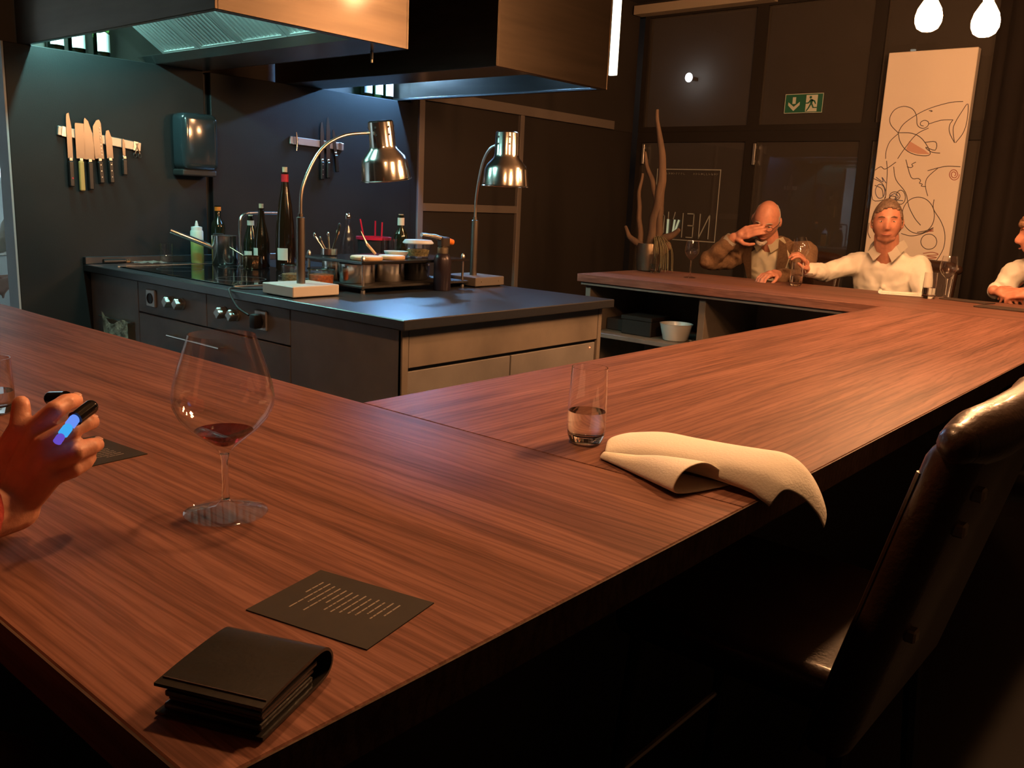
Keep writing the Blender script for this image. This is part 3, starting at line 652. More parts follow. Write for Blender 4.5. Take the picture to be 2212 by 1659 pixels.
ag = thing('storage_glass', 'clear straight glass beside the dark bottle behind the shelf', 'glass', (-2.05, 1.90, 0)); plathe('glass_body', [(0, 0), (.034, 0), (.036, .004), (.038, .185), (.036, .185), (.034, .008), (0, .007)], glass, ag, 28)
# steel pot with long handle, copper pan, squeeze bottle and others at the hob
pot(.066, .148, 'steel_saucepan', 'tall polished steel pot with a long handle on the hob', (-2.86, 1.475, .006), mirror, .20, -PI*.62, .085, hr=.014)
cpm = M('copper_pan', (.55, .36, .22), .2, 1.0)
pot(.047, .062, 'copper_pan', 'small copper-coloured pan in front of the wine bottles', (-2.577, 1.455, .006), cpm, .11, PI*1.06, .05, hr=.004)
sq = thing('squeeze_bottle', 'squeeze bottle half full of pale green oil', 'bottle', (-3.02, 1.41, 0))
plathe('oil_fill', [(0, 0), (.030, 0), (.033, .004), (.033, .125), (0, .125)], oil, sq, 24); plathe('upper_body', [(.033, .125), (.033, .165), (.030, .172), (0, .172)], milky, sq, 24)
plathe('cap', [(0, .172), (.028, .172), (.028, .19), (.010, .194), (.004, .222), (0, .222)], M('white_cap', (.7, .72, .68), .4), sq, 20)
bottle((-3.075, 1.57, 0), 'dark oil bottle with orange cap band by the dispenser', bordeaux, bottle_dark, None, (.0172, .275, .296, orange_pl), None, name='oil_bottle')
oj = thing('orange_label_jar', 'jar with orange label behind the squeeze bottle', 'jar', (-2.985, 1.515, 0)); plathe('body', [(0, 0), (.03, 0), (.032, .004), (.032, .135), (.025, .14), (0, .14)], orange_pl, oj, 24); plathe('lid', [(0, .14), (.027, .14), (.027, .158), (0, .158)], black, oj, 24)
fa = thing('pot_filler_tap', 'bent steel tap arching behind the wine bottles', 'tap', (-2.72, 1.50, 0))
ptube('spout', smooth_path([(0, -.02, .0), (0, -.02, .20), (0, -.018, .245), (0, .01, .272), (0, .06, .278), (0, .235, .280)], 8), .009, steel, fa, 14); plathe('flange', [(0, 0), (.022, 0), (.022, .008), (.012, .012), (0, .012)], steel, fa, 20, loc=(0, -.02, 0))
# flat things at the wall end of the island
dg = thing('drinking_glass', 'short clear drinking glass at the wall end of the island', 'glass', (-3.03, 1.24, 0)); plathe('glass_body', [(0, 0), (.028, 0), (.031, .004), (.035, .105), (.033, .105), (.029, .012), (0, .010)], glass, dg, 28)
cl = B(); rows = []
for i in range(9):
    rows.append([(-3.07+.09*j/6+.006*math.sin(i*1.7+j), 1.06+.15*i/8+.005*math.sin(j*2.1), .006+.010*abs(math.sin(i*1.1+j*.8))) for j in range(7)])
grid(cl, rows); ext = bmesh.ops.solidify(cl, geom=cl.faces[:], thickness=.004)
obj('kitchen_cloth', cl, M('grey_cloth', (.34, .30, .26), .9), None, smooth=True, label='crumpled pale cloth lying at the wall end of the island', cat='cloth')
fk = thing('honing_knife', 'black-handled knife lying at the wall end of the island', 'knife', (-3.07, .99, .0)); ptube('handle', [(0, -.06, .016), (0, .05, .016)], .012, handle, fk); pbox('bolster', (-.012, .05, .006), (.012, .075, .024), cpm, fk, .003); pbox('blade', (-.014, .075, .012), (.014, .14, .015), blade, fk)
# towel on the island front
tw = B(); rows = []
for i in range(15):
    t = i/14; r = []
    for j in range(13):
        s = j/12; wob = .012*math.sin(s*11+t*3)+.006*math.sin(s*23)
        r.append((-2.985+.26*s+.02*math.sin(t*2.2), .868-.012*math.sin(PI*s)+wob*t, -.235-.02*s-.42*t+.02*math.cos(s*7)*(1-t)))
    rows.append(r)
grid(tw, rows); bmesh.ops.solidify(tw, geom=tw.faces[:], thickness=.006)
obj('kitchen_towel', tw, M('speckled_towel', (.62, .52, .38), .95, var=.7, vscale=28, bump=.3, bscale=100), None, smooth=True, label='speckled beige towel hanging at the island front', cat='towel')
pr = thing('towel_rail', 'thin steel rail on the island front carrying the towel', 'rail', (-2.86, .895, -.243)); ptube('bar', [(-.16, -.022, 0), (.16, -.022, 0)], .005, steel, pr)
for s in (-1, 1): ptube('bracket', [(s*.15, -.022, 0), (s*.15, 0, 0)], .004, steel, pr)

# ------------------------------------------------------------------ glasses and things on the bar
def big_wine_glass(name, label, loc, prof_o, prof_i, fill=None, fmat=None, cat='wine glass', group=None):
    t = thing(name, label, cat, loc, group=group)
    zs = [z for r, z in prof_o]; rmin = min(r for r, z in prof_o if z > .015)
    i0 = next(i for i, (r, z) in enumerate(prof_o) if z > .015); i1 = next(i for i in range(i0, len(prof_o)) if prof_o[i][0] > rmin*1.2 and prof_o[i][1] > .05)
    plathe('foot', prof_o[:i0+1], glass, t, 64); plathe('stem', [(0, prof_o[i0][1]-.001)]+prof_o[i0:i1+1]+[(0, prof_o[i1][1])], glass_thick, t, 24)
    plathe('bowl', prof_o[i1:]+prof_i[::-1], glass, t, 64)
    if fill: plathe('wine', fill, fmat, t, 56)
    return t
bo = [(0, .0), (.050, .0005), (.0515, .0022), (.049, .0036), (.030, .0062), (.012, .0105), (.0052, .019), (.0040, .035), (.0040, .068), (.0058, .078), (.012, .0865), (.026, .0985), (.041, .111), (.0535, .1255), (.0605, .1405), (.0615, .152), (.0590, .168), (.0525, .191), (.0450, .213), (.0398, .229)]
bi = [(0, .0875), (.006, .0882), (.0125, .0912), (.0255, .1005), (.040, .1128), (.0522, .1268), (.0592, .1412), (.0603, .152), (.0578, .168), (.0513, .191), (.0438, .213), (.0390, .229)]
def inner_r(z, prof=bi):
    for (r0, z0), (r1, z1) in zip(prof, prof[1:]):
        if z0 <= z <= z1: return r0+(r1-r0)*(z-z0)/(z1-z0)
    return prof[-1][0]
lv = .1085
fill = [(0, .0873)]+[(inner_r(z)+.0003, z) for z in (.089, .092, .096, .100, .104, lv)]+[(0, lv)]
big_wine_glass('burgundy_glass', 'large balloon wine glass with a little red wine on the bar', (.361, -.524, 0), bo, bi, fill, wine)
def tumbler(label, loc, level=.056, group='water tumblers', h=.132):
    t = thing('water_tumbler', label, 'tumbler', loc, group=group)
    k = h/.132
    o_ = [(0, 0), (.022, .0), (.0275, .003), (.0318, .014), (.0335, .03), (.0330, .07*k), (.0308, h)]
    i_ = [(0, .014), (.020, .0145), (.027, .0175), (.0310, .024), (.0322, .034), (.0318, .07*k), (.0299, h)]
    plathe('glass_body', o_+i_[::-1], glass_thick, t, 48)
    if level:
        plathe('water', [(0, .0138), (.0202, .0143), (.0272, .0173), (.0312, .0238), (.0324, .034), (.0321, level), (0, level)], water, t, 40)
    return t
tb = tumbler('half full water tumbler standing beside the white napkin', (.468, .105, 0))
tumbler('short water tumbler cut off by the picture edge behind the raised hand', (-.335, -.545, 0), .04, h=.098)
copy_tree(tb, (-1.534, 3.609, 0), label='water tumbler on the far bar beside the driftwood vase', group='water tumblers')
copy_tree(tb, (-.668, 3.679, 0), label='water tumbler on the far bar between the two men', group='water tumblers')
copy_tree(tb, (.022, 3.721, 0), label='water tumbler on the far bar beside the folded white napkin', group='water tumblers')
wo = [(0, .0), (.036, .0005), (.0375, .002), (.030, .0045), (.010, .009), (.0042, .018), (.0036, .05), (.0036, .092), (.0055, .102), (.014, .110), (.030, .126), (.0405, .145), (.0425, .160), (.0395, .185), (.0335, .218)]
wi = [(0, .1085), (.007, .1095), (.0145, .1125), (.029, .1275), (.0393, .1455), (.0414, .160), (.0384, .185), (.0325, .218)]
w1 = big_wine_glass('white_wine_glass', 'empty stemmed wine glass on the far bar before the jacketed man', (-1.25, 3.531, 0), wo, wi, group='stemmed glasses on the far bar')
copy_tree(w1, (.074, 3.819, 0), label='stemmed wine glass on the far bar beside the man in white', group='stemmed glasses on the far bar')
w2 = copy_tree(w1, (-.66, 3.80, .055), label='tilted stemmed wine glass held by the man in white', group='stemmed glasses on the far bar')
w2.rotation_euler = (-.15, -.35, 0)

# menu cards
def menu_card(loc, rz, label, lines=13):
    t = thing('menu_card', label, 'menu card', loc, rz, group='dark menu cards on the bar')
    pbox('card', (-.073, -.056, 0), (.073, .056, .0012), card_m, t)
    bm = B(); rnd = random.Random(3)
    for i in range(lines):
        x = -.050+.098*i/(lines-1); y = .034-rnd.random()*.006; end = -.030+rnd.random()*.03
        if i in (0, lines-1): end = .005
        while y > end:
            l = .004+rnd.random()*.009
            box(bm, (x-.0008, max(end, y-l), .0012), (x+.0008, y, .0014)); y -= l+.0012
    obj('printed_lines', bm, print_m, t)
    return t
menu_card((.668, -.586, 0), .223, 'dark menu card with pale printed lines beside the black wallet')
menu_card((-.006, -.534, 0), .08, 'dark menu card half hidden behind the raised hand')
dk = M('dark_napkin', (.05, .03, .02), .8)
pbox('folder', (-.12, -.05, 0), (.12, .05, .006), dk, None, .002, loc=(.19, 3.78, 0), rot=(0, 0, -.25), label='thin dark folder on the far bar beside the stemmed glass', cat='folder', group='dark folders on the far bar')
pbox('folder', (-.14, -.06, 0), (.14, .06, .007), dk, None, .002, loc=(.43, 3.55, 0), rot=(0, 0, -.12), label='thin dark folder on the far bar nearest the corner', cat='folder', group='dark folders on the far bar')

# wallet
wt = thing('wallet', 'folded black leather wallet on the near corner of the bar', 'wallet', (.738, -.738, 0), .40)
def uprof(o_):
    return smooth_path([(0, -.053, .029-o_), (0, -.02, .0315-o_), (0, .025, .0325-o_), (0, .044-o_*.3, .0295-o_), (0, .0535-o_, .017), (0, .046-o_*.3, .0045+o_), (0, .02, .0022+o_), (0, -.053, .002+o_)], 6)
bm = B(); po, pi_ = uprof(0), uprof(.0026)
for (xa, xb) in ((-.048, .048),):
    loop = po+pi_[::-1]; a = [bm.verts.new((xa, p.y, p.z)) for p in loop]; b = [bm.verts.new((xb, p.y, p.z)) for p in loop]; k = len(loop)
    for i in range(k): bm.faces.new((a[i], a[(i+1) % k], b[(i+1) % k], b[i]))
    n = len(po)
    for i in range(n-1):
        for v in (a, b): bm.faces.new((v[i], v[i+1], v[k-2-i], v[k-1-i]))
obj('cover', bm, leather_b, wt, smooth=True, ang=50)
for i, (z, m, s) in enumerate(((.0052, leather_b, .002), (.0112, leather_in, .006), (.0155, leather_b, .003), (.0215, leather_b, .005))):
    bm = B(); box(bm, (-.044+s*.3, -.051+s, z), (.044-s*.3, .036-abs(i-2)*.004, z+(.0055, .0035, .0055, .0055)[i]), .0018, seg=2); obj('inner_leaf', bm, m, wt)
bm = B(); tube(bm, [(x, p.y, p.z+.0004) for p in uprof(-.0003)[2:3] for x in (-.046, .046)], .0006, 6); obj('edge_seam', bm, leather_in, wt)

# napkin: one folded cloth, built as a strip of cross-sections; its end hangs over the bar edge
def cloth_strip(name, secs, par, lab=None):
    bm = B(); rows = [smooth_path([(x+dx, y, z) for (y, z, dx) in sec], 5) for x, sec in secs]
    dense = []
    for j in range(len(rows[0])): dense.append(smooth_path([r[j] for r in rows], 4))
    rows2 = [[dense[j][i] for j in range(len(dense))] for i in range(len(dense[0]))]
    grid(bm, rows2); o = obj(name, bm, cream, par, smooth=True, ang=180)
    m = o.modifiers.new('thick', 'SOLIDIFY'); m.thickness = .0026; m.offset = 0
    m = o.modifiers.new('soft', 'SUBSURF'); m.levels = 1; m.render_levels = 1
    return o
nk = thing('napkin', 'white cloth napkin folded over the outer edge of the bar', 'napkin', (0, 0, 0))
# upper fold: back edge on the wood, arching forward, front edge tucked under
cloth_strip('upper_fold', [
 (.520, [(.190, .004, 0), (.185, .012, 0), (.150, .018, 0), (.100, .018, 0), (.060, .014, .02), (.045, .008, .03), (.060, .004, .03)]),
 (.580, [(.205, .003, 0), (.200, .016, 0), (.165, .030, 0), (.110, .032, 0), (.066, .026, .01), (.048, .013, .01), (.064, .006, .01)]),
 (.650, [(.196, .003, 0), (.190, .018, 0), (.155, .036, 0), (.105, .038, 0), (.066, .030, 0), (.054, .014, 0), (.072, .006, 0)]),
 (.720, [(.184, .004, 0), (.178, .022, 0), (.145, .042, 0), (.100, .044, 0), (.062, .034, 0), (.050, .016, 0), (.070, .008, 0)]),
 (.775, [(.172, .006, 0), (.166, .028, 0), (.136, .048, 0), (.096, .048, 0), (.058, .036, 0), (.046, .014, 0), (.066, .006, 0)]),
 (.806, [(.164, .016, .016), (.156, .036, .013), (.126, .052, .008), (.092, .049, .002), (.056, .036, 0), (.043, .012, -.003), (.062, .004, -.006)]),
 (.824, [(.146, .004, .036), (.139, .022, .031), (.114, .042, .022), (.085, .044, .010), (.054, .032, .002), (.041, .006, -.005), (.062, .000, -.010)]),
 (.836, [(.116, -.016, .052), (.112, -.006, .049), (.096, .016, .038), (.076, .030, .020), (.052, .027, .006), (.040, .001, -.005), (.064, -.004, -.012)]),
 (.842, [(.086, -.030, .056), (.084, -.024, .054), (.078, -.008, .046), (.068, .012, .028), (.051, .022, .008), (.040, -.002, -.006), (.066, -.007, -.014)])], nk)
# lower roll: tapers to a point, opens towards the edge
cloth_strip('lower_roll', [
 (.545, [(.058, .004, 0), (.052, .009, 0), (.046, .010, 0), (.040, .007, 0), (.038, .003, 0), (.044, .002, 0), (.052, .002, 0)]),
 (.600, [(.062, .005, 0), (.050, .016, 0), (.036, .018, 0), (.022, .013, 0), (.018, .004, 0), (.032, .0025, 0), (.052, .0025, 0)]),
 (.655, [(.070, .006, 0), (.052, .020, 0), (.030, .032, 0), (.004, .024, 0), (-.006, .006, 0), (.022, .0025, 0), (.060, .003, 0)]),
 (.705, [(.078, .010, .02), (.060, .018, .018), (.032, .038, .006), (-.010, .034, 0), (-.030, .010, -.002), (.002, .0025, .006), (.068, .003, .020)]),
 (.728, [(.082, .012, .035), (.066, .016, .030), (.030, .040, .010), (-.018, .036, 0), (-.040, .011, -.002), (-.006, .0025, .008), (.070, .003, .032)])], nk)
# folded napkin on the far bar
bm = B(); box(bm, (-.10, -.045, 0), (.10, .045, .008), .003, seg=2); box(bm, (-.095, -.04, .008), (.085, .04, .016), .004, seg=2); tube(bm, [(-.10, -.03, .012), (-.098, .04, .012)], .011, 10); bmesh.ops.translate(bm, verts=[v for v in bm.verts], vec=(0, 0, .001))
obj('folded_napkin', bm, cream, None, loc=(-.13, 3.765, 0), rot=(0, 0, .35), smooth=True, label='small folded white napkin on the far bar before the man in white', cat='napkin')

# shelf contents under the far bar
SZ = FL+.616
plathe('white_bowl', [(0, 0), (.062, 0), (.070, .006), (.090, .085), (.094, .095), (.088, .096), (.084, .085), (.064, .010), (0, .007)], white, None, 40, loc=(-1.16, 3.26, SZ), label='white bowl on the open shelf under the far bar', cat='bowl')
bm = B(); [box(bm, a, b, .004) for a, b in (((-.10, -.10, 0), (.10, .10, .085)), ((-.104, -.104, .085), (.104, .104, .11)))]
dbx = obj('storage_box', bm, M('dark_box', (.020, .014, .011), .5), None, loc=(-1.40, 3.32, SZ), label='dark lidded box on the open shelf under the far bar', cat='box')
bm = B(); box(bm, (-.068, -.11, 0), (.068, .11, .07), .004); obj('storage_box', bm, M('dark_box_two', (.024, .016, .012), .5), None, loc=(-1.585, 3.40, SZ), label='lower dark box on the open shelf beside the lidded one', cat='box')
bm = B(); rows = [[(-.03+.06*j/5, -.025+.05*i/5, .012+.010*math.sin(i*2.3+j*1.9)) for j in range(6)] for i in range(6)]; grid(bm, rows); bmesh.ops.solidify(bm, geom=bm.faces[:], thickness=.004)
obj('paper_napkin', bm, M('paper_napkin', (.40, .34, .28), .9), None, loc=(-1.03, 3.24, SZ), smooth=True, label='crumpled pale napkin on the shelf beside the bowl', cat='napkin')

# ------------------------------------------------------------------ vase with driftwood
vs = thing('vase', 'brushed metal vase at the free end of the far bar', 'vase', (-1.655, 3.72, 0))
plathe('vessel', [(0, 0), (.062, 0), (.070, .006), (.080, .08), (.078, .15), (.072, .172), (.068, .172), (.072, .15), (.074, .08), (.064, .01), (0, .008)], M('vase_metal', (.24, .18, .13), .38, .9), vs, 40)
dw = thing('driftwood', 'bare driftwood branches standing in the metal vase', 'branch', (-1.655, 3.72, .04))
def br(pts, rad):
    bm = B(); tube(bm, smooth_path(pts, 5), [1.35*(rad[0]+(rad[1]-rad[0])*i/((len(pts)-1)*5)) for i in range((len(pts)-1)*5+1)], 10)
    for v in bm.verts: v.co += Vector((math.sin(v.co.z*40), math.cos(v.co.z*33), 0))*.003
    obj('branch', bm, driftwood, dw, smooth=True)
br([(0, 0, -.02), (.01, 0, .10), (.02, 0, .25), (.045, .0, .42), (.05, 0, .58), (.03, 0, .72), (.0, 0, .82), (-.02, 0, .94)], (.034, .007))
br([(.03, 0, .40), (-.01, 0, .50), (-.06, 0, .60), (-.085, 0, .69)], (.016, .006))
br([(-.01, .0, -.02), (-.06, 0, .10), (-.085, .0, .25), (-.105, 0, .42), (-.09, 0, .56)], (.020, .006))
br([(.01, .01, -.02), (.05, 0, .15), (.06, 0, .28), (.05, 0, .38)], (.020, .014))
br([(-.02, -.02, .10), (-.09, -.02, .135), (-.15, -.02, .17), (-.18, -.02, .23)], (.020, .007))
br([(.02, 0, .08), (.09, 0, .16), (.15, 0, .19), (.20, 0, .23)], (.030, .008))
br([(.0, .02, .08), (.07, .02, .10), (.13, .02, .13)], (.040, .020))
tp = thing('trailing_plant', 'dry trailing plant spilling from the vase onto the bar', 'plant', (-1.62, 3.70, .17))
rnd = random.Random(5); bm = B()
for i in range(26):
    a = rnd.uniform(-1.1, 1.0); r = rnd.uniform(.09, .19)
    x, y = r*math.cos(a), -abs(r*math.sin(a))*.8
    tube(bm, smooth_path([(0, 0, -.02), (x*.45, y*.45, .035+rnd.uniform(-.01, .02)), (x*.9, y*.9, -.02), (x, y, -.09-rnd.uniform(0, .06)), (x*1.02, y*1.05, -.155+rnd.uniform(0, .02))], 4), [.0018]*17, 5)
obj('strands', bm, moss, tp, kind='stuff')

# ------------------------------------------------------------------ signs on the glass
ex = thing('exit_sign', 'green and white emergency exit sign on the window', 'sign', (-1.61, 5.73, 1.228))
mxz = Matrix(((1, 0, 0, 0), (0, 0, 1, 0), (0, 1, 0, 0), (0, 0, 0, 1)))
pbox('plate', (-.152, 0, -.072), (.152, .006, .072), sign_g, ex)
bm = B(); [box(bm, (a, -.001, c), (b, 0, d)) for a, b, c, d in ((-.152, .152, .068, .072), (-.152, .152, -.072, -.068), (-.152, -.148, -.068, .068), (.148, .152, -.068, .068))]; obj('border', bm, sign_w, ex)
def flat(name, polys, mat, y0, y1, par):
    bm = B()
    for p in polys: prism(bm, p, y0, y1, mxz)
    return obj(name, bm, mat, par)
flat('arrow', [[(-.090, .048), (-.064, .048), (-.064, -.002), (-.077, -.002), (-.090, -.002)], [(-.123, .012), (-.123, -.012), (-.077, -.055), (-.031, -.012), (-.031, .012), (-.077, -.024)]], sign_w, -.001, 0, ex)
flat('door_field', [[(.018, .06), (.108, .06), (.108, -.062), (.018, -.062)]], sign_w, -.001, 0, ex)
head_c = [(.053+.010*math.cos(2*PI*i/14), .043+.010*math.sin(2*PI*i/14)) for i in range(14)]
flat('running_figure', [head_c, [(.052, .030), (.074, .026), (.070, -.006), (.052, -.006)], [(.060, .030), (.090, .018), (.100, -.006), (.094, -.010), (.080, .010), (.060, .018)], [(.052, .028), (.036, .006), (.014, .004), (.014, -.004), (.040, -.004), (.056, .012)], [(.052, -.004), (.064, -.008), (.046, -.040), (.030, -.060), (.022, -.056), (.038, -.034)], [(.058, -.004), (.072, -.006), (.084, -.030), (.108, -.030), (.108, -.038), (.076, -.038)]], sign_g, -.002, -.001, ex)
lg = thing('window_lettering', 'square framed restaurant lettering in mirrored film on the window', 'sign', (-2.573, 5.745, .12))
bm = B(); wd = .008
for a, b, c, d in ((-.308, .308, .596, .604), (-.308, .308, 0, .008), (-.308, -.300, .008, .596), (.300, .308, .008, .596)): box(bm, (a, -.0015, c), (b, 0, d))
obj('frame_line', bm, frost, lg)
def strokes(name, segs, mat, wdt):
    bm = B()
    for (x0, z0, x1, z1) in segs:
        d = Vector((x1-x0, 0, z1-z0)); L = d.length; ang = math.atan2(d.z, d.x)
        box(bm, (-wdt/2, -.002, -wdt/2), (L+wdt/2, 0, wdt/2), 0, Matrix.Translation((x0, 0, z0)) @ Matrix.Rotation(-ang, 4, 'Y'))
    return obj(name, bm, mat, lg)
strokes('letter', [(-.275, .05, -.275, .21), (-.275, .21, -.20, .21), (-.20, .21, -.20, .05), (-.20, .05, -.275, .05)], frost, .010)
painted_glow_film = M('painted_glow_film', (.62, .72, .58), .6, emit=(.55, .75, .5), estr=.28)  # light on these letters put into the film as a faint glow
strokes('letter', [(-.160, .022, -.160, .165), (-.160, .022, -.118, .022)], painted_glow_film, .020)
strokes('letter', [(-.108, .022, -.095, .165), (-.102, .022, -.055, .165)], painted_glow_film, .018)
strokes('letter', [(-.108, .18, -.095, .235), (-.16, .18, -.16, .235)], frost, .008)
strokes('letter', [(-.015, .03, -.015, .23)], frost, .009)
strokes('letter', [(.09, .03, .09, .23), (.03, .03, .09, .03), (.04, .13, .09, .13), (.03, .23, .09, .23)], frost, .009)
strokes('letter', [(.15, .03, .15, .23), (.15, .03, .24, .23), (.24, .03, .24, .23)], frost, .009)
bm = B(); rnd = random.Random(2)
for i in range(24):
    if i in (11, 12, 13): continue
    x = -.28+.555*i/23; box(bm, (x-.006, -.0015, .555), (x-.003, 0, .555+.018)); box(bm, (x, -.0015, .555+rnd.choice((0, .008, .015))), (x+.008, 0, .559+rnd.choice((0, .008))))
obj('small_lettering', bm, M('faint_film', (.20, .20, .17), .7), lg)

# ------------------------------------------------------------------ canvas and curtain
cv = thing('art_canvas', 'tall white canvas with a line drawing of a face behind the guests', 'painting', (-.655, 5.55, FL))
pbox('canvas_box', (-.288, -.02, 0), (.288, .05, Z0+1.523), canvas_m, cv, .004)
ART = {"dark":[[[-0.156,0.981],[-0.212,1.034],[-0.226,1.087],[-0.2,1.138],[-0.144,1.159],[-0.083,1.141],[-0.049,1.095],[-0.034,1.031],[0.004,1.008],[0.034,1.023],[0.036,1.049],[0.01,1.062],[-0.014,1.05],[-0.012,1.03],[0.008,1.024]],[[-0.156,0.981],[-0.128,1.039],[-0.046,1.102],[0.042,1.144],[0.161,1.175],[0.239,1.178]],[[0.222,0.91],[0.182,0.976],[0.175,1.027],[0.192,1.061]],[[0.221,0.913],[0.201,0.995],[0.209,1.045],[0.237,1.107],[0.271,1.162],[0.28,1.056],[0.267,0.975],[0.228,0.91]],[[0.192,1.061],[0.116,1.06],[0.038,1.036]],[[-0.156,0.981],[-0.062,0.976],[0.014,0.934],[0.077,0.837],[0.003,0.827],[-0.078,0.856],[-0.132,0.915],[-0.156,0.981]],[[-0.156,0.974],[-0.205,0.922],[-0.223,0.856],[-0.22,0.803]],[[0.029,0.914],[0.101,0.917],[0.105,0.862],[0.04,0.882],[0.082,0.85],[0.139,0.843]],[[0.042,1.01],[-0.035,0.966],[-0.105,0.863],[-0.137,0.804]],[[0.03,1.124],[0.042,1.126],[0.052,1.121],[0.04,1.119]],[[-0.211,0.789],[-0.195,0.7],[-0.186,0.528]],[[-0.284,0.723],[-0.246,0.748],[-0.212,0.732],[-0.145,0.781]],[[-0.29,0.666],[-0.275,0.517],[-0.185,0.52]],[[-0.29,0.666],[-0.224,0.634],[-0.187,0.569],[-0.193,0.52]],[[-0.271,0.617],[-0.219,0.593],[-0.203,0.536]],[[-0.08,0.798],[-0.029,0.678],[0.019,0.671],[0.037,0.656],[0.031,0.64],[0.052,0.632],[0.046,0.62],[0.077,0.617]],[[-0.066,0.75],[-0.041,0.744],[-0.027,0.754],[-0.036,0.766],[-0.011,0.782]],[[0.074,0.724],[0.14,0.744],[0.199,0.756],[0.281,0.753]],[[0.097,0.553],[0.072,0.624],[0.08,0.68],[0.14,0.744]],[[0.159,0.424],[0.158,0.381],[0.145,0.343],[0.12,0.314],[0.087,0.297],[0.05,0.295],[0.013,0.308],[-0.02,0.335],[-0.044,0.372],[-0.056,0.414],[-0.055,0.458],[-0.041,0.496],[-0.016,0.525],[0.018,0.541],[0.055,0.542],[0.092,0.529],[0.124,0.502],[0.147,0.466],[0.159,0.424]],[[0.142,0.531],[0.147,0.467],[0.203,0.39],[0.24,0.312],[0.249,0.216],[0.222,0.134],[0.172,0.048]],[[-0.046,0.288],[0.024,0.275],[0.1,0.296],[0.164,0.34],[0.12,0.317],[0.06,0.302]],[[0.198,0.245],[0.196,0.222],[0.184,0.203],[0.164,0.192],[0.141,0.19],[0.119,0.199],[0.102,0.216],[0.093,0.239],[0.096,0.262],[0.108,0.281],[0.128,0.292],[0.151,0.294],[0.173,0.285],[0.19,0.268],[0.198,0.245]],[[-0.157,0.749],[-0.13,0.66],[-0.054,0.573],[-0.018,0.477],[0.032,0.398],[0.077,0.352]],[[-0.279,0.35],[-0.279,0.283],[-0.257,0.242]],[[-0.087,0.548],[-0.09,0.533],[-0.102,0.523],[-0.12,0.518],[-0.138,0.521],[-0.153,0.531],[-0.159,0.546],[-0.156,0.56],[-0.144,0.571],[-0.127,0.575],[-0.108,0.572],[-0.094,0.562],[-0.087,0.548]],[[-0.05,0.541],[-0.051,0.516],[-0.061,0.498],[-0.076,0.491],[-0.093,0.497],[-0.107,0.515],[-0.114,0.539],[-0.113,0.563],[-0.103,0.581],[-0.088,0.588],[-0.072,0.582],[-0.058,0.565],[-0.05,0.541]],[[-0.113,0.531],[-0.116,0.521],[-0.128,0.515],[-0.143,0.514],[-0.156,0.52],[-0.161,0.529],[-0.158,0.539],[-0.147,0.545],[-0.132,0.546],[-0.119,0.54],[-0.113,0.531]]],"red":[[[0.281,0.703],[0.278,0.682],[0.265,0.668],[0.247,0.666],[0.231,0.676],[0.22,0.693],[0.219,0.712],[0.227,0.727],[0.24,0.733],[0.255,0.729],[0.265,0.717],[0.27,0.702],[0.266,0.688],[0.257,0.68],[0.246,0.68],[0.236,0.687],[0.231,0.698],[0.231,0.709],[0.236,0.717],[0.244,0.719],[0.252,0.716],[0.257,0.709],[0.258,0.701],[0.256,0.696],[0.251,0.693]],[[0.118,0.159],[0.179,0.171],[0.219,0.158],[0.143,0.144],[0.214,0.137],[0.138,0.123]],[[0.122,0.305],[0.165,0.328],[0.136,0.314],[0.167,0.316]]],"blue":[[[-0.196,0.577],[-0.197,0.553],[-0.207,0.534],[-0.223,0.527],[-0.24,0.533],[-0.254,0.551],[-0.262,0.576],[-0.26,0.6],[-0.251,0.619],[-0.235,0.626],[-0.218,0.619],[-0.204,0.602],[-0.196,0.577]],[[-0.27,0.674],[-0.217,0.642],[-0.229,0.675],[-0.195,0.635]],[[-0.155,0.546],[-0.125,0.563],[-0.098,0.539],[-0.128,0.522],[-0.063,0.516]]],"fill":[[[-0.074,0.925],[0.036,0.863],[0.074,0.835],[-0.005,0.837],[-0.089,0.861]]]}
def art(name, lines, r, mat):
    bm = B()
    for pl_ in lines:
        pts = smooth_path([(x, -.0205, z+Z0) for x, z in pl_], 4); tube(bm, pts, r, 5, True)
    obj(name, bm, mat, cv)
art('charcoal_lines', ART['dark'], .0026, line_m); art('red_lines', ART['red'], .0026, line_r); art('blue_lines', ART['blue'], .0028, line_b)
bm = B(); prism(bm, ART['fill'][0], -.0215, -.0200, Matrix(((1, 0, 0, 0), (0, 0, 1, 0), (0, 1, 0, Z0), (0, 0, 0, 1)))); obj('pink_patch', bm, pink_m, cv)
def curtain(x0, x1, label):
    bm = B(); n = int((x1-x0)/.02)
    rows = [[(x0+(x1-x0)*i/n+.012*math.sin(i*.9), 5.655+.028*math.sin(i*.62+.4*math.sin(i*.11))-.006*k, z) for i in range(n+1)] for k, z in enumerate((FL+.02, .4, 1.97))]
    grid(bm, rows); bmesh.ops.solidify(bm, geom=bm.faces[:], thickness=.004)
    obj('curtain', bm, curtain_m, None, smooth=True, label=label, cat='curtain', ang=180)
curtain(-.30, 2.2, 'dark brown curtain hanging in folds beside the canvas')
cr = thing('curtain_rail', 'black curtain rail above the dark brown curtain', 'rail', (.95, 5.655, 1.98)); ptube('rod', [(-1.3, 0, 0), (1.3, 0, 0)], .012, black, cr)
for xx in (-1.2, 0, 1.2): pbox('bracket', (xx-.01, 0, -.01), (xx+.01, .075, .01), black, cr)
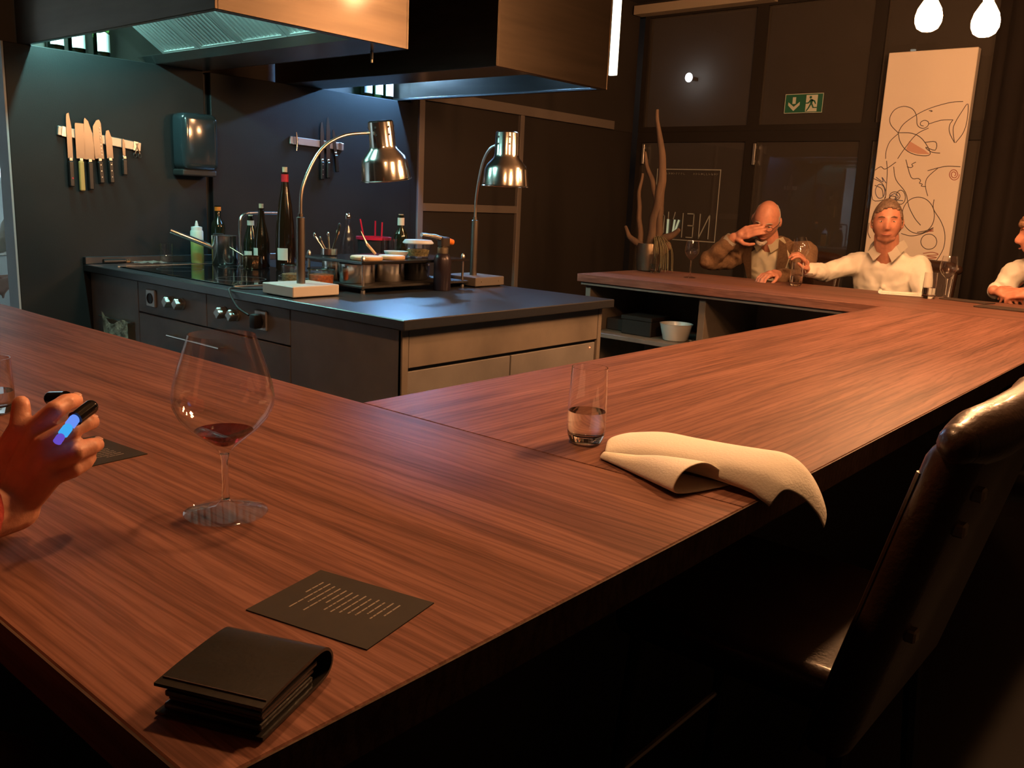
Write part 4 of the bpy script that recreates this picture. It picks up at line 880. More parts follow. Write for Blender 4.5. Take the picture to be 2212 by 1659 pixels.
# ------------------------------------------------------------------ leather bar chairs (front = -X, origin on the floor)
def bar_chair(label, loc, rz):
    t = thing('bar_chair', label, 'chair', loc, rz, group='brown leather bar chairs')
    def lean(v, z): return .14+(z-.58)*.24
    bm = B(); box(bm, (-.036, -.262, .50), (.036, .262, 1.055), .030, seg=4)
    for v in bm.verts: v.co.x += .176+(v.co.z-.58)*.24+.05*(1-(v.co.y/.262)**2)*.6
    obj('backrest', bm, leather, t, smooth=True)
    bm = B(); pts = []
    for i in range(25):
        y = -.255+.51*i/24; pts.append((.285+.03*(1-(y/.255)**2)+.012, y, 1.052+.012*math.cos(y*6)))
    rr = [.042*(1 if abs(i-12) not in (6,) else .965)*{0: .70, 1: .86, 2: .95, 22: .95, 23: .86, 24: .70}.get(i, 1) for i in range(25)]
    tube(bm, pts, rr, 16); ball(bm, pts[0], .0294, 16, 8); ball(bm, pts[-1], .0294, 16, 8); obj('top_roll', bm, leather, t, smooth=True)
    for s in (-1, 1):
        bm = B(); tube(bm, [(.145+(z-.58)*.24+.006, s*.250, z) for z in [.50+.50*i/10 for i in range(11)]], .006, 8); obj('piping', bm, leather, t, smooth=True)
        bm = B(); tube(bm, [(pts[6 if s < 0 else 18][0]+.035*math.cos(a), pts[6 if s < 0 else 18][1], 1.06+.035*math.sin(a)) for a in [2*PI*i/16 for i in range(17)]], .0022, 6); obj('seam', bm, black, t)
    for (y, z) in ((-.215, .74), (-.215, .92), (-.19, .97)):
        bm = B(); box(bm, (.215+(z-.58)*.24, y-.012, z-.010), (.223+(z-.58)*.24+.01, y+.012, z+.010), .003); obj('buckle', bm, brass, t)
    bm = B(); box(bm, (-.25, -.25, .565), (.20, .25, .645), .03, seg=4); obj('seat', bm, leather, t, smooth=True)
    for sx in (-1, 1):
        for sy in (-1, 1):
            bm = B(); tube(bm, [(sx*.19-.02, sy*.20, .57), (sx*.23-.02, sy*.225, 0)], [.018, .013], 8); obj('leg', bm, black, t, smooth=True)
    bm = B(); tube(bm, [(-.236, -.222, .25), (-.236, .222, .25)], .008, 8); obj('footrest', bm, alu, t, smooth=True)
    return t
bc = bar_chair('brown leather bar chair drawn up to the outer edge of the bar', (.735, .445, FL), 0)
copy_tree(bc, (-1.08, 4.49, FL), PI/2, 'bar chair under the man in the brown jacket')
copy_tree(bc, (-.36, 4.44, FL), PI/2, 'bar chair under the man in the white shirt')
copy_tree(bc, (.52, 4.53, FL), PI/2, 'bar chair under the curly-haired guest')
copy_tree(bc, (.33, -1.33, FL), -PI/2, 'bar chair under the guest with the red sleeve')

# ------------------------------------------------------------------ people
def sm(a, b, x):
    t = max(0, min(1, (x-a)/(b-a))); return t*t*(3-2*t)
def G(x, s): return math.exp(-(x/s)**2)
def head_pts(nu=56, nv=44, k=1.0, feat=True):
    a, b, c = .074, .094, .118; rows = []
    for i in range(nv+1):
        ph = -PI/2+PI*i/nv; row = []
        for j in range(nu):
            th = 2*PI*j/nu
            x = a*math.cos(ph)*math.sin(th); y = -b*math.cos(ph)*math.cos(th); z = c*math.sin(ph)
            if z < 0:
                q = (-z/c); x *= 1-.26*q**1.6
                if y > 0: y *= 1-.45*q**1.2
                else: y *= 1+.10*q*G(x, .04)
            if y < 0: y *= 1-.10*G(z-.0, .05)*sm(.02, .07, abs(x))
            if feat and y < 0 and math.cos(ph) > .1:
                f = 0
                nz = sm(.032, -.018, z)*sm(-.044, -.030, z)
                f += .027*G(x, .0125+.004*sm(.02, -.03, z))*nz
                f += .004*G(abs(x)-.014, .007)*G(z+.028, .009)
                f += .005*G(z-.034, .012)*G(x, .055)
                f -= .011*G(abs(x)-.032, .016)*G(z-.010, .013)
                f += .005*G(abs(x)-.042, .018)*G(z+.022, .018)
                f += .0055*G(x, .022)*(G(z+.055, .0055)+1.1*G(z+.068, .006))
                f -= .004*G(x, .028)*G(z+.0615, .003)
                f += .009*G(x, .022)*G(z+.100, .018)
                f -= .003*G(abs(x)-.030+.2*(z+.05), .006)*G(z+.045, .02)
                y -= f
            row.append(Vector((x*k, y*k, z*k)))
        rows.append(row)
    return rows
def add_head(bm, mx):
    rows = head_pts(); vs = [[bm.verts.new(mx @ p) for p in r] for r in rows[1:-1]]
    n = len(vs[0])
    for p, q in zip(vs, vs[1:]):
        for j in range(n): bm.faces.new((p[j], p[(j+1) % n], q[(j+1) % n], q[j]))
    bm.faces.new(vs[0][::-1]); bm.faces.new(vs[-1])
    for s in (-1, 1): ball(bm, (0, 0, 0), (1, 1, 1), 14, 8, mx @ Matrix.Translation((s*.076, .012, -.004)) @ Matrix.Rotation(s*.35, 4, 'Z') @ Matrix.Diagonal((.009, .019, .031, 1)))
def hair_shell(par, mx, mat, keep, k=1.07, th=.006, jit=.0035, seed=1, name='hair'):
    rows = head_pts(k=1.0, feat=False); bm = B(); rnd = random.Random(seed)
    vs = [[bm.verts.new(mx @ (p*(k+(rnd.random()-.5)*jit*8))) for p in r] for r in rows]
    n = len(vs[0])
    for i in range(len(vs)-1):
        for j in range(n):
            c = (rows[i][j]+rows[i+1][(j+1) % n])/2
            if keep(c.x, c.y, c.z):
                try: bm.faces.new((vs[i][j], vs[i][(j+1) % n], vs[i+1][(j+1) % n], vs[i+1][j]))
                except ValueError: pass
    bmesh.ops.remove_doubles(bm, verts=bm.verts, dist=1e-5)
    bmesh.ops.delete(bm, geom=[v for v in bm.verts if not v.link_faces], context='VERTS')
    o = obj(name, bm, mat, par, smooth=True, ang=180)
    m = o.modifiers.new('t', 'SOLIDIFY'); m.thickness = th+.01; m.offset = -1
    m = o.modifiers.new('s', 'SUBSURF'); m.levels = 1; m.render_levels = 1
    return o
def hand(bm, w, fwd, back, curl=(.5, .6, .7, .8), thumb=.6, side=1, s=1.0, spread=.06):
    fwd = Vector(fwd).normalized(); back = Vector(back); back = (back-fwd*back.dot(fwd)).normalized()
    sd = fwd.cross(back)*side; w = Vector(w)      # sd points to the thumb side
    kn = [w+fwd*.086*s*f+sd*o*s for f, o in ((1, .030), (1.03, .010), (.99, -.010), (.93, -.028))]
    for k_ in kn: caps(bm, [w+(k_-w)*.15, k_], [.016*s, .0125*s], 10)
    ball(bm, w+fwd*.045*s, .026*s, 12, 8)
    for i, k_ in enumerate(kn):
        ln = (.043, .047, .044, .034)[i]*s; c = curl[i]; p = k_; pts = [p]; a = 0
        for q, f in enumerate((1, .62, .5)):
            a += c*(.7, 1.1, .8)[q]
            d = (fwd*math.cos(a)-back*math.sin(a)+sd*spread*(1.5-i)).normalized(); p = p+d*ln*f; pts.append(p)
        caps(bm, pts, [.0100*s, .0092*s, .0085*s, .0072*s], 10)
    t0 = w+fwd*.025*s+sd*.024*s; t1 = t0+(fwd*.6+sd*.8-back*.25).normalized()*.042*s
    t2 = t1+(fwd*(.9)+sd*(.5-thumb*.5)-back*(.2+thumb*.5)).normalized()*.032*s; t3 = t2+(fwd*.95+sd*(.2-thumb*.6)-back*(.2+thumb*.5)).normalized()*.025*s
    caps(bm, [t0, t1, t2, t3], [.0155*s, .012*s, .0105*s, .0085*s], 10)
def HM(c, yaw=0, nod=0, tilt=0, s=1.0):
    return Matrix.Translation(Vector(c)) @ Matrix.Rotation(yaw, 4, 'Z') @ Matrix.Rotation(tilt, 4, 'Y') @ Matrix.Rotation(nod, 4, 'X') @ Matrix.Scale(s, 4)
def face_bits(par, mx, mat_brow, glasses=False, squint=.5):
    for s in (-1, 1):
        bm = B(); ball(bm, (0, 0, 0), (.0105, .008, .0030+.004*(1-squint)), 14, 8, mx @ Matrix.Translation((s*.031, -.0728, .009))); e = obj('eye', bm, eye_w, par, smooth=True)
        bm = B(); ball(bm, (0, 0, 0), (.0042, .004, .0034), 12, 8, mx @ Matrix.Translation((s*.031, -.0780, .009))); obj('iris', bm, eye_d, e, smooth=True)
        bm = B(); tube(bm, [mx @ Vector(p) for p in ((s*.014, -.091, .030), (s*.030, -.088, .036), (s*.048, -.077, .031))], [.0028, .0036, .002], 8); obj('eyebrow', bm, mat_brow, par, smooth=True)
    bm = B(); tube(bm, [mx @ Vector(p) for p in ((-.025, -.0875, -.0590), (-.012, -.0955, -.0612), (0, -.0975, -.0610), (.012, -.0955, -.0612), (.025, -.0875, -.0590))], [.0015, .0032, .0034, .0032, .0015], 8); obj('mouth', bm, lip_m, par, smooth=True)
    if glasses:
        g = None
        for s in (-1, 1):
            bm = B(); tube(bm, [mx @ Vector((s*.033+.023*math.cos(a), -.098+.012*abs(math.cos(a))*.5, .006+.016*math.sin(a))) for a in [2*PI*i/18 for i in range(19)]], .0016, 6, False)
            tube(bm, [mx @ Vector(p) for p in ((s*.056, -.092, .010), (s*.074, -.05, .012), (s*.078, .005, .008))], .0015, 6); obj('spectacle_frame', bm, black, par)
def torso_rows(rings, n=40, phi=None):
    rows = []
    for (c, rx, ry, ph) in rings:
        a0 = ph; row = []
        for j in range(n+1):
            a = a0+(2*PI-2*a0)*j/n
            sx, sy = math.sin(a), -math.cos(a)
            row.append((c[0]+rx*math.copysign(abs(sx)**.85, sx), c[1]+ry*math.copysign(abs(sy)**.85, sy), c[2]))
        rows.append(row)
    return rows
def rot_local(bm, pivot, rz):
    bmesh.ops.rotate(bm, verts=bm.verts, cent=pivot, matrix=Matrix.Rotation(rz, 3, 'Z'))

def person(label, base, group='guests seated at the bar'):
    t = thing('person', label, 'person', base, group=group); return t
def rel(t):
    return Matrix.Translation(-(t.location-Vector((0, 0, Z0))))
def skin_obj(t, bm, mat, vox, name='body'):
    bmesh.ops.transform(bm, matrix=rel(t), verts=bm.verts); o = obj(name, bm, mat, t); remesh(o, vox, 2, .4); return o
def cloth_obj(t, bm, mat, vox, name, it=4):
    bmesh.ops.transform(bm, matrix=rel(t), verts=bm.verts); o = obj(name, bm, mat, t); remesh(o, vox, it, .5)
    tx = bpy.data.textures.new('folds', 'CLOUDS'); tx.noise_scale = .055; tx.noise_depth = 1
    m = o.modifiers.new('folds', 'DISPLACE'); m.texture = tx; m.strength = .018; m.mid_level = .5; m.texture_coords = 'LOCAL'; apply_mod(o); return o
def legs(t, hip, knee_y, x):
    bm = B()
    for s in (-1, 1):
        caps(bm, [(x+s*.09, hip[1], hip[2]+.028), (x+s*.10, knee_y, hip[2]+.018), (x+s*.10, knee_y+.02, FL+.13)], [.085, .07, .05]); caps(bm, [(x+s*.10, knee_y+.04, FL+.05), (x+s*.10, knee_y-.14, FL+.04)], [.048, .038])
    ball(bm, (x, hip[1], hip[2]+.06), (.19, .13, .11)); return cloth_obj(t, bm, trouser_m, .014, 'trousers')

# --- man in the brown jacket, hand on his brow
p1 = person('bald man in a brown jacket bowing his head behind one raised hand', (-1.08, 4.42, FL+.645))
hm1 = HM((-1.075, 4.110, .345), .30, .52, .12, 1.08)
bm = B(); add_head(bm, hm1)
caps(bm, [(-1.08, 4.24, .14), (-1.078, 4.165, .27)], [.060, .056]); caps(bm, [(-1.08, 4.42, -.20), (-1.08, 4.36, -.02), (-1.08, 4.29, .08)], [.10, .10, .08])
el1, wr1 = Vector((-1.375, 3.985, .072)), Vector((-1.210, 3.965, .238))
caps(bm, [(-1.29, 4.25, .15), el1, wr1], [.05, .042, .027])
hand(bm, wr1, (.88, .02, .36), (-.15, -.95, .25), (.22, .22, .24, .28), .2, 1, 1.08, .0)
el1b, wr1b = Vector((-.80, 4.10, -.02)), Vector((-.87, 3.84, .045))
caps(bm, [(-.86, 4.24, .15), el1b, wr1b], [.05, .042, .027]); hand(bm, wr1b, (-.2, -1, -.1), (0, 0, 1), (.5, .55, .6, .6), .5, -1, 1.0)
body1 = skin_obj(p1, bm, skin1, .0052)
R1 = rel(p1)
face_bits(p1, R1 @ hm1, hair_gr, True, .7)
hair_shell(p1, R1 @ hm1, hair_gr, lambda x, y, z: (y > -.015 and -.06 < z < .045 and (abs(x) > .04 or y > .03)) or (y > .02 and .04 <= z < .075), 1.04, .004, .003, 3)
bm = B(); tube(bm, [R1 @ hm1 @ Vector(p) for p in ((-.03, -.080, -.085), (-.015, -.096, -.094), (0, -.100, -.097), (.015, -.096, -.094), (.03, -.080, -.085))], [.008, .013, .015, .013, .008], 10); obj('beard', bm, hair_gr, p1, smooth=True)
bm = B()
for c, rx, ry in (((-1.08, 4.42, -.30), .17, .125), ((-1.08, 4.38, -.15), .168, .125), ((-1.08, 4.33, .0), .175, .125), ((-1.08, 4.285, .10), .165, .11), ((-1.08, 4.25, .165), .10, .075)): pass
R = grid(bm, torso_rows([((-1.08, 4.42, -.27), .16, .10, 0), ((-1.08, 4.36, -.12), .172, .128, 0), ((-1.08, 4.31, .03), .178, .125, 0), ((-1.08, 4.27, .12), .165, .105, 0), ((-1.08, 4.245, .175), .095, .075, 0), ((-1.078, 4.225, .195), .066, .062, 0)])[0:6]); bm.faces.new(R[0][::-1]); bm.faces.new(R[-1])
bmesh.ops.remove_doubles(bm, verts=bm.verts, dist=1e-5)
sh1 = cloth_obj(p1, bm, shirt_cream, .010, 'shirt')
bm = B()
for s, (a, b) in ((1, (el1, wr1)),): tube(bm, [R1 @ (b+(a-b)*.34), R1 @ (b+(a-b)*.06)], [.046, .043], 20, False)
bmesh.ops.solidify(bm, geom=bm.faces[:], thickness=.004); obj('cuff', bm, shirt_white, p1, smooth=True)
bm = B()
for sgn in (-1, 1):
    grid(bm, [[R1 @ Vector(p) for p in r] for r in (((-1.078+sgn*.008, 4.145, .205), (-1.078+sgn*.055, 4.165, .235), (-1.078+sgn*.07, 4.225, .250)), ((-1.078+sgn*.045, 4.125, .150), (-1.078+sgn*.085, 4.155, .185), (-1.078+sgn*.095, 4.225, .215)))])
bmesh.ops.solidify(bm, geom=bm.faces[:], thickness=.004); obj('collar', bm, shirt_cream, p1, smooth=True)
bm = B()
grid(bm, torso_rows([((-1.08, 4.42, -.285), .20, .14, .40), ((-1.08, 4.37, -.14), .212, .165, .42), ((-1.08, 4.32, .02), .225, .16, .46), ((-1.08, 4.28, .11), .235, .135, .50), ((-1.08, 4.265, .175), .225, .10, .56), ((-1.08, 4.255, .215), .15, .085, .62), ((-1.08, 4.245, .235), .085, .075, .72)]))
bmesh.ops.solidify(bm, geom=bm.faces[:], thickness=.028)
caps(bm, [(-1.285, 4.265, .155), (-1.33, 4.15, .09), el1+Vector((-.005, 0, .01)), el1+(wr1-el1)*.42, el1+(wr1-el1)*.80], [.082, .074, .062, .056, .050], 16)
caps(bm, [(-.875, 4.26, .155), (-.84, 4.18, .06), el1b+Vector((0, 0, .02)), el1b+(wr1b-el1b)*.75], [.082, .072, .062, .048], 16)
caps(bm, [(-1.285, 4.285, .150), (-1.08, 4.335, .165), (-.875, 4.285, .150)], [.075, .065, .075], 16); caps(bm, [(-1.08, 4.36, .12), (-1.08, 4.44, -.20)], [.13, .11], 16)
cloth_obj(p1, bm, jacket_m, .0085, 'jacket', 4)
bm = B()
for sgn in (-1, 1):
    grid(bm, [[R1 @ Vector(p) for p in r] for r in (((-1.08+sgn*.075, 4.165, .235), (-1.08+sgn*.125, 4.165, .205)), ((-1.08+sgn*.088, 4.140, .155), (-1.08+sgn*.155, 4.150, .120)), ((-1.08+sgn*.082, 4.148, .05), (-1.08+sgn*.135, 4.158, .055)), ((-1.08+sgn*.085, 4.185, -.08), (-1.08+sgn*.105, 4.19, -.07)))])
bmesh.ops.solidify(bm, geom=bm.faces[:], thickness=.006); obj('lapel', bm, jacket_m, p1, smooth=True)
legs(p1, (-1.08, 4.42, -.225), 4.05, -1.08)

# --- man in the white shirt, looking at the camera
p2 = person('grey-brown-haired man in a white shirt smiling, one arm stretched to his glass', (-.36, 4.36, FL+.645))
hm2 = HM((-.352, 4.105, .368), .33, .02, -.04, 1.03)
bm = B(); add_head(bm, hm2)
caps(bm, [(-.36, 4.215, .14), (-.354, 4.13, .29)], [.068, .067]); ball(bm, (0, 0, 0), (1, 1, 1), 16, 10, hm2 @ Matrix.Translation((0, -.018, -.082)) @ Matrix.Diagonal((.050, .050, .025, 1))); caps(bm, [(-.36, 4.36, -.20), (-.36, 4.30, -.02), (-.36, 4.26, .06)], [.10, .10, .08])
el2, wr2 = Vector((-.655, 4.06, .062)), Vector((-.695, 3.885, .082))
caps(bm, [(-.535, 4.23, .13), el2, wr2], [.05, .042, .027]); hand(bm, wr2, (-.10, -.55, .75), (.75, .35, .45), (.7, .75, .8, .8), .7, -1, 1.0)
el2b, wr2b = Vector((-.115, 4.13, -.05)), Vector((-.22, 3.97, -.12))
caps(bm, [(-.18, 4.24, .13), el2b, wr2b], [.05, .042, .027]); hand(bm, wr2b, (-.7, -.5, -.1), (0, -.2, 1), (.4, .4, .4, .4), .5, -1, 1.0)
skin_obj(p2, bm, skin1, .0048)
R2 = rel(p2)
face_bits(p2, R2 @ hm2, hair_br, False, .75)
hair_shell(p2, R2 @ hm2, hair_br, lambda x, y, z: z > .066+.016*sm(-.05, -.09, y)-.016*sm(.0, -.05, x) or (y > -.035 and z > .028-.05*sm(-.035, .0, y) and abs(x) > .045) or (y > .0 and z > -.055+.03*sm(.03, .0, y)), 1.105, .006, .003, 5)
bm = B()
R = grid(bm, torso_rows([((-.36, 4.38, -.27), .175, .11, 0), ((-.36, 4.34, -.14), .19, .14, 0), ((-.36, 4.29, .0), .195, .14, 0), ((-.36, 4.255, .11), .192, .12, 0), ((-.36, 4.235, .170), .145, .09, 0), ((-.358, 4.205, .212), .074, .072, 0)])); bm.faces.new(R[0][::-1]); bm.faces.new(R[-1])
bmesh.ops.remove_doubles(bm, verts=bm.verts, dist=1e-5)
caps(bm, [(-.520, 4.24, .125), (-.585, 4.15, .10), el2, el2+(wr2-el2)*.45, el2+(wr2-el2)*.86], [.070, .064, .056, .050, .043], 16)
caps(bm, [(-.195, 4.25, .125), (-.145, 4.19, .03), el2b, el2b+(wr2b-el2b)*.8], [.070, .064, .056, .044], 16)
rnd = random.Random(9)
for i in range(9):      # soft folds
    a = rnd.uniform(-.8, .8); z = rnd.uniform(-.12, .08)
    caps(bm, [(-.36+.17*math.sin(a), 4.28-.135*math.cos(a), z), (-.36+.17*math.sin(a+.35), 4.28-.135*math.cos(a+.35), z-.05)], [.010, .007], 8)
cloth_obj(p2, bm, shirt_white, .0085, 'shirt', 5)
bm = B()
for sgn in (-1, 1):
    grid(bm, [[R2 @ Vector(p) for p in r] for r in (((-.345+sgn*.012, 4.112, .206), (-.352+sgn*.052, 4.128, .250), (-.356+sgn*.078, 4.200, .276)), ((-.345+sgn*.050, 4.092, .150), (-.352+sgn*.092, 4.118, .200), (-.356+sgn*.105, 4.200, .238)))])
bmesh.ops.solidify(bm, geom=bm.faces[:], thickness=.004); obj('collar', bm, shirt_white, p2, smooth=True)
pbox('placket', (-.012, 0, -.20), (.012, .004, .0), shirt_white, p2, loc=R2 @ Vector((-.335, 4.143, .11)), rot=(.13, 0, .10))
legs(p2, (-.36, 4.37, -.225), 4.02, -.36)

# --- curly-haired guest at the picture edge
p3 = person('curly-haired guest in a white sleeve at the picture edge, hands folded on the bar', (.52, 4.40, FL+.645))
hm3 = HM((.432, 4.02, .345), -PI/2+.30, .12, 0, 1.0)
bm = B(); add_head(bm, hm3)
caps(bm, [(.50, 4.20, .12), (.445, 4.06, .26)], [.056, .054]); caps(bm, [(.52, 4.40, -.22), (.52, 4.32, -.02), (.52, 4.26, .08)], [.13, .13, .11])
e3, w3 = Vector((.275, 4.10, .045)), Vector((.265, 3.955, .055)); e3b, w3b = Vector((.62, 4.05, .04)), Vector((.46, 3.92, .050))
caps(bm, [(.37, 4.20, .17), e3, w3], [.046, .038, .026]); hand(bm, w3, (.75, -.35, -.05), (-.1, -.5, .8), (.5, .55, .6, .6), .5, -1, .98)
caps(bm, [(.66, 4.22, .15), e3b, w3b], [.046, .038, .026]); hand(bm, w3b, (-1, -.15, .05), (.1, -.5, .8), (.45, .5, .55, .6), .5, 1, .98)
skin_obj(p3, bm, skin1, .0055)
R3 = rel(p3); face_bits(p3, R3 @ hm3, hair_cu, False, .6)
bm = B(); rnd = random.Random(11)
for i in range(150):
    th = rnd.uniform(0, 2*PI); ph = rnd.uniform(-.35, PI/2)
    q = Vector((.080*math.cos(ph)*math.sin(th), .100*math.cos(ph)*math.cos(th), .124*math.sin(ph)))
    if q.y < -.03 and q.z < .055: continue
    r = rnd.uniform(.014, .022); ball(bm, R3 @ hm3 @ q, r, 8, 6)
o = obj('hair', bm, hair_cu, p3, smooth=True)
bm = B()
R = grid(bm, torso_rows([((.52, 4.42, -.27), .16, .105, 0), ((.52, 4.36, -.12), .17, .13, 0), ((.52, 4.30, .04), .18, .125, 0), ((.52, 4.25, .13), .165, .10, 0), ((.505, 4.21, .185), .066, .064, 0)])); bm.faces.new(R[0][::-1]); bm.faces.new(R[-1]); bmesh.ops.remove_doubles(bm, verts=bm.verts, dist=1e-5)
caps(bm, [(.38, 4.20, .165), (.315, 4.12, .14), e3, e3+(w3-e3)*.6], [.070, .062, .056, .045], 16); caps(bm, [(.655, 4.21, .15), e3b, e3b+(w3b-e3b)*.7], [.066, .055, .044], 16)
cloth_obj(p3, bm, shirt_white, .009, 'shirt', 5)
legs(p3, (.52, 4.40, -.225), 4.06, .52)

# --- guest beside the camera: raised hand with a red sleeve
p4 = person('seated guest whose raised hand and red sleeve show at the picture edge', (.33, -1.20, FL+.645))
bm = B()
W4 = Vector((.284, -.742, .040))
caps(bm, [(.335, -.90, .052), (.300, -.79, .044), W4], [.036, .031, .027], 14)
K = {'i': [(.290, -.716, .131), (.301, -.699, .150), (.293, -.683, .155), (.276, -.665, .152)],
     'm': [(.309, -.716, .116), (.322, -.693, .130), (.314, -.673, .133), (.295, -.656, .128)],
     'r': [(.317, -.715, .098), (.331, -.692, .106), (.323, -.672, .107), (.303, -.655, .102)],
     'p': [(.317, -.713, .078), (.325, -.693, .084), (.317, -.676, .087), (.298, -.662, .086)]}
for k_, pts in K.items():
    caps(bm, [W4+(Vector(pts[0])-W4)*.1, W4+(Vector(pts[0])-W4)*.55, pts[0]], [.021, .0165, .0115], 12)
    rr = {'i': .0104, 'm': .0106, 'r': .0101, 'p': .0090}[k_]
    caps(bm, pts, [rr*1.12, rr*1.08, rr, rr*.86], 12)
caps(bm, [(.268, -.741, .062), (.262, -.738, .100), (.277, -.727, .130), (.266, -.721, .154)], [.019, .0155, .0128, .0098], 12)
caps(bm, [(.268, -.741, .062), (.293, -.718, .118)], [.017, .012], 12)
bmesh.ops.transform(bm, matrix=rel(p4), verts=bm.verts)
R4 = rel(p4)
hm4 = HM((.33, -1.08, .42), PI-.1, .1, 0, 1.0)
add_head(bm, R4 @ hm4); 
b2 = B(); caps(b2, [(.33, -1.18, .14), (.33, -1.12, .32)], [.058, .056]); caps(b2, [(.33, -1.20, -.22), (.33, -1.20, -.02), (.33, -1.19, .10)], [.14, .14, .11]); caps(b2, [(.50, -1.17, .12), (.47, -1.02, .0), (.335, -.90, .035)], [.05, .044, .036]); caps(b2, [(.16, -1.17, .12), (.08, -1.05, .0), (.12, -.85, .045)], [.05, .042, .028]); hand(b2, (.12, -.85, .045), (.3, 1, -.1), (0, 0, 1), (.3, .3, .3, .3), .4, 1)
bmesh.ops.transform(b2, matrix=R4, verts=b2.verts); tmp = bpy.data.meshes.new('t'); b2.to_mesh(tmp); b2.free(); bm.from_mesh(tmp); bpy.data.meshes.remove(tmp)
bd4 = obj('body', bm, skin2, p4); remesh(bd4, .0032, 2, .4)
# nails
for k_, pts in K.items():
    a, b = Vector(pts[2]), Vector(pts[3]); d = (b-a).normalized()
    bm = B(); up_ = Vector((.45, -.15, .6)); up_ = (up_-d*up_.dot(d)).normalized(); sd = d.cross(up_)
    mxn = Matrix((sd, d, up_)).transposed().to_4x4(); mxn.translation = R4 @ (b+up_*.0078-d*.001)
    ball(bm, (0, 0, 0), (1, 1, 1), 10, 6, mxn @ Matrix.Diagonal((.0048, .006, .0016, 1))); obj('nail', bm, M('nail', (.55, .30, .22), .3), p4, smooth=True)
hair_shell(p4, R4 @ hm4, hair_br, lambda x, y, z: z > .05 or y > .0, 1.07, .006, .003, 8)
bm = B()
R = grid(bm, torso_rows([((.33, -1.20, -.27), .17, .11, 0), ((.33, -1.20, -.12), .18, .135, 0), ((.33, -1.195, .04), .19, .13, 0), ((.33, -1.19, .13), .175, .10, 0), ((.33, -1.17, .19), .066, .064, 0)])); bm.faces.new(R[0][::-1]); bm.faces.new(R[-1]); bmesh.ops.remove_doubles(bm, verts=bm.verts, dist=1e-5)
caps(bm, [(.50, -1.17, .12), (.49, -1.05, .02), (.40, -.945, .055), (.335, -.865, .060), (.312, -.805, .055)], [.068, .060, .052, .047, .0425], 18); caps(bm, [(.16, -1.17, .12), (.08, -1.05, .02), (.105, -.90, .062)], [.068, .058, .045], 16)
cloth_obj(p4, bm, sleeve_red, .009, 'sweater', 4)
legs(p4, (.33, -1.20, -.225), -.84, .33)
# what the hand holds
gd = thing('held_object', 'black glossy object with three blue reflections painted as glow held in the raised hand', 'gadget', (.300, -.685, .140))
def gseg(name, a, b, r, mat):
    bm = B(); tube(bm, [Vector(a)-Vector((.300, -.685, .140)), Vector(b)-Vector((.300, -.685, .140))], r, 14); ball(bm, Vector(a)-Vector((.300, -.685, .140)), r[0]*.98 if hasattr(r, '__len__') else r*.98, 12, 8); obj(name, bm, mat, gd, smooth=True)
gseg('far_end', (.251, -.682, .152), (.281, -.678, .157), .0085, gloss_black)
gseg('tip', (.312, -.664, .150), (.326, -.688, .143), .0085, gloss_black)
gseg('blue_glint', (.3265, -.689, .1425), (.331, -.696, .138), .0058, EM('blue_glint_glow', (.16, .32, 1.0), .9))  # blue reflections on the held object, put in as emission
gseg('blue_glint', (.3335, -.700, .1355), (.338, -.707, .131), .0054, EM('cyan_glint_glow', (.06, .45, 1.0), .9))
gseg('violet_glint', (.3405, -.711, .1285), (.344, -.716, .125), .0046, EM('violet_glint_glow', (.22, .12, .9), .6))

# ------------------------------------------------------------------ glimpse of the back kitchen
kt = thing('kitchen_counter', 'steel work counter in the bright back kitchen', 'counter', (-5.3, 1.1, FL))
pbox('top', (-.45, -1.2, .86), (.45, 1.2, .90), steel, kt, .003); pbox('front', (.40, -1.18, .1), (.43, 1.18, .86), kw, kt)
plathe('mixing_bowl', [(0, 0), (.07, 0), (.13, .09), (.135, .10), (.125, .095), (.065, .008), (0, .006)], M('dark_bowl', (.10, .11, .12), .4), None, 36, loc=(-5.0, 1.17, FL+.90), label='dark bowl on the back kitchen counter', cat='bowl')
ck2 = thing('wall_shelf', 'white wall shelf with jars in the back kitchen', 'shelf', (-6.5, 1.2, .4))
pbox('board', (0, -1.2, 0), (.3, 1.2, .025), white, ck2)
for i in range(5): plathe('storage_jar', [(0, 0), (.05, 0), (.05, .16), (0, .16)], (white, alu, thin_tint)[i % 3], None, 20, loc=(-6.35, .7+.22*i, .426), label='pale jar number %s on the back kitchen shelf counted from the doorway' % ('one', 'two', 'three', 'four', 'five')[i], cat='jar', group='jars on the back kitchen shelf')

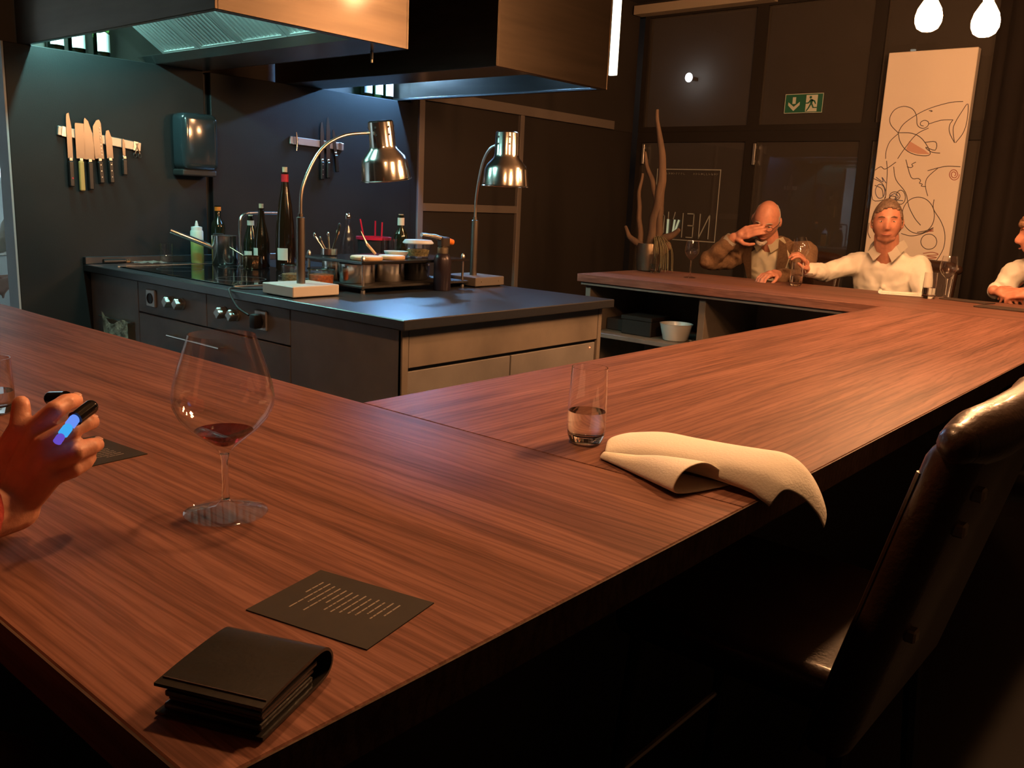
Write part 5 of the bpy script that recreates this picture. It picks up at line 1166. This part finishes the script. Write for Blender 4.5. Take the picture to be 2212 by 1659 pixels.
# cook in the back kitchen, only a hand in view through the doorway
p5 = person('cook in a white jacket in the bright back kitchen, one hand showing in the doorway', (-4.30, 1.12, FL), 'kitchen staff')
R5 = rel(p5); hm5 = HM((-4.22, 1.05, .62), .5, .2, 0, 1.0)
bm = B(); add_head(bm, hm5); caps(bm, [(-4.30, 1.12, .36), (-4.24, 1.07, .54)], [.058, .056]); caps(bm, [(-4.30, 1.14, -.05), (-4.30, 1.13, .12), (-4.30, 1.12, .30)], [.11, .12, .10])
w5 = Vector((-3.93, .84, -.135)); caps(bm, [(-4.14, 1.02, .31), (-4.02, 1.02, .02), w5], [.05, .042, .028]); hand(bm, w5, (.25, -.9, -.45), (.5, .1, .8), (.45, .5, .55, .6), .5, 1)
w5b = Vector((-4.25, .80, -.05)); caps(bm, [(-4.46, 1.14, .31), (-4.50, 1.02, .05), w5b], [.05, .042, .028]); hand(bm, w5b, (.5, -.8, -.3), (.2, .1, .9), (.45, .5, .55, .6), .5, -1)
skin_obj(p5, bm, M('skin_pale', (.60, .38, .30), .5, sss=.1), .0065)
face_bits(p5, R5 @ hm5, hair_br); hair_shell(p5, R5 @ hm5, hair_br, lambda x, y, z: z > .055 or y > .01, 1.07, .006, .003, 12)
bm = B(); R = grid(bm, torso_rows([((-4.30, 1.14, -.12), .18, .13, 0), ((-4.30, 1.14, .05), .18, .13, 0), ((-4.30, 1.13, .22), .19, .12, 0), ((-4.30, 1.12, .33), .16, .10, 0), ((-4.29, 1.11, .40), .066, .064, 0)])); bm.faces.new(R[0][::-1]); bm.faces.new(R[-1]); bmesh.ops.remove_doubles(bm, verts=bm.verts, dist=1e-5)
caps(bm, [(-4.15, 1.05, .31), (-4.02, 1.02, .02), w5+(Vector((-4.02, 1.02, .02))-w5)*.25], [.066, .054, .042], 16); caps(bm, [(-4.45, 1.13, .31), (-4.50, 1.02, .05), w5b+(Vector((-4.50, 1.02, .05))-w5b)*.25], [.066, .054, .042], 16)
cloth_obj(p5, bm, shirt_white, .010, 'chef_jacket', 4)
bm = B()
for s_ in (-1, 1): caps(bm, [(-4.30+s_*.09, 1.14, -.10), (-4.30+s_*.10, 1.12, -.48), (-4.30+s_*.10, 1.14, FL+.10)], [.10, .072, .052]); caps(bm, [(-4.30+s_*.10, 1.16, FL+.052), (-4.30+s_*.10, 1.0, FL+.042)], [.048, .038])
cloth_obj(p5, bm, trouser_m, .014, 'trousers')
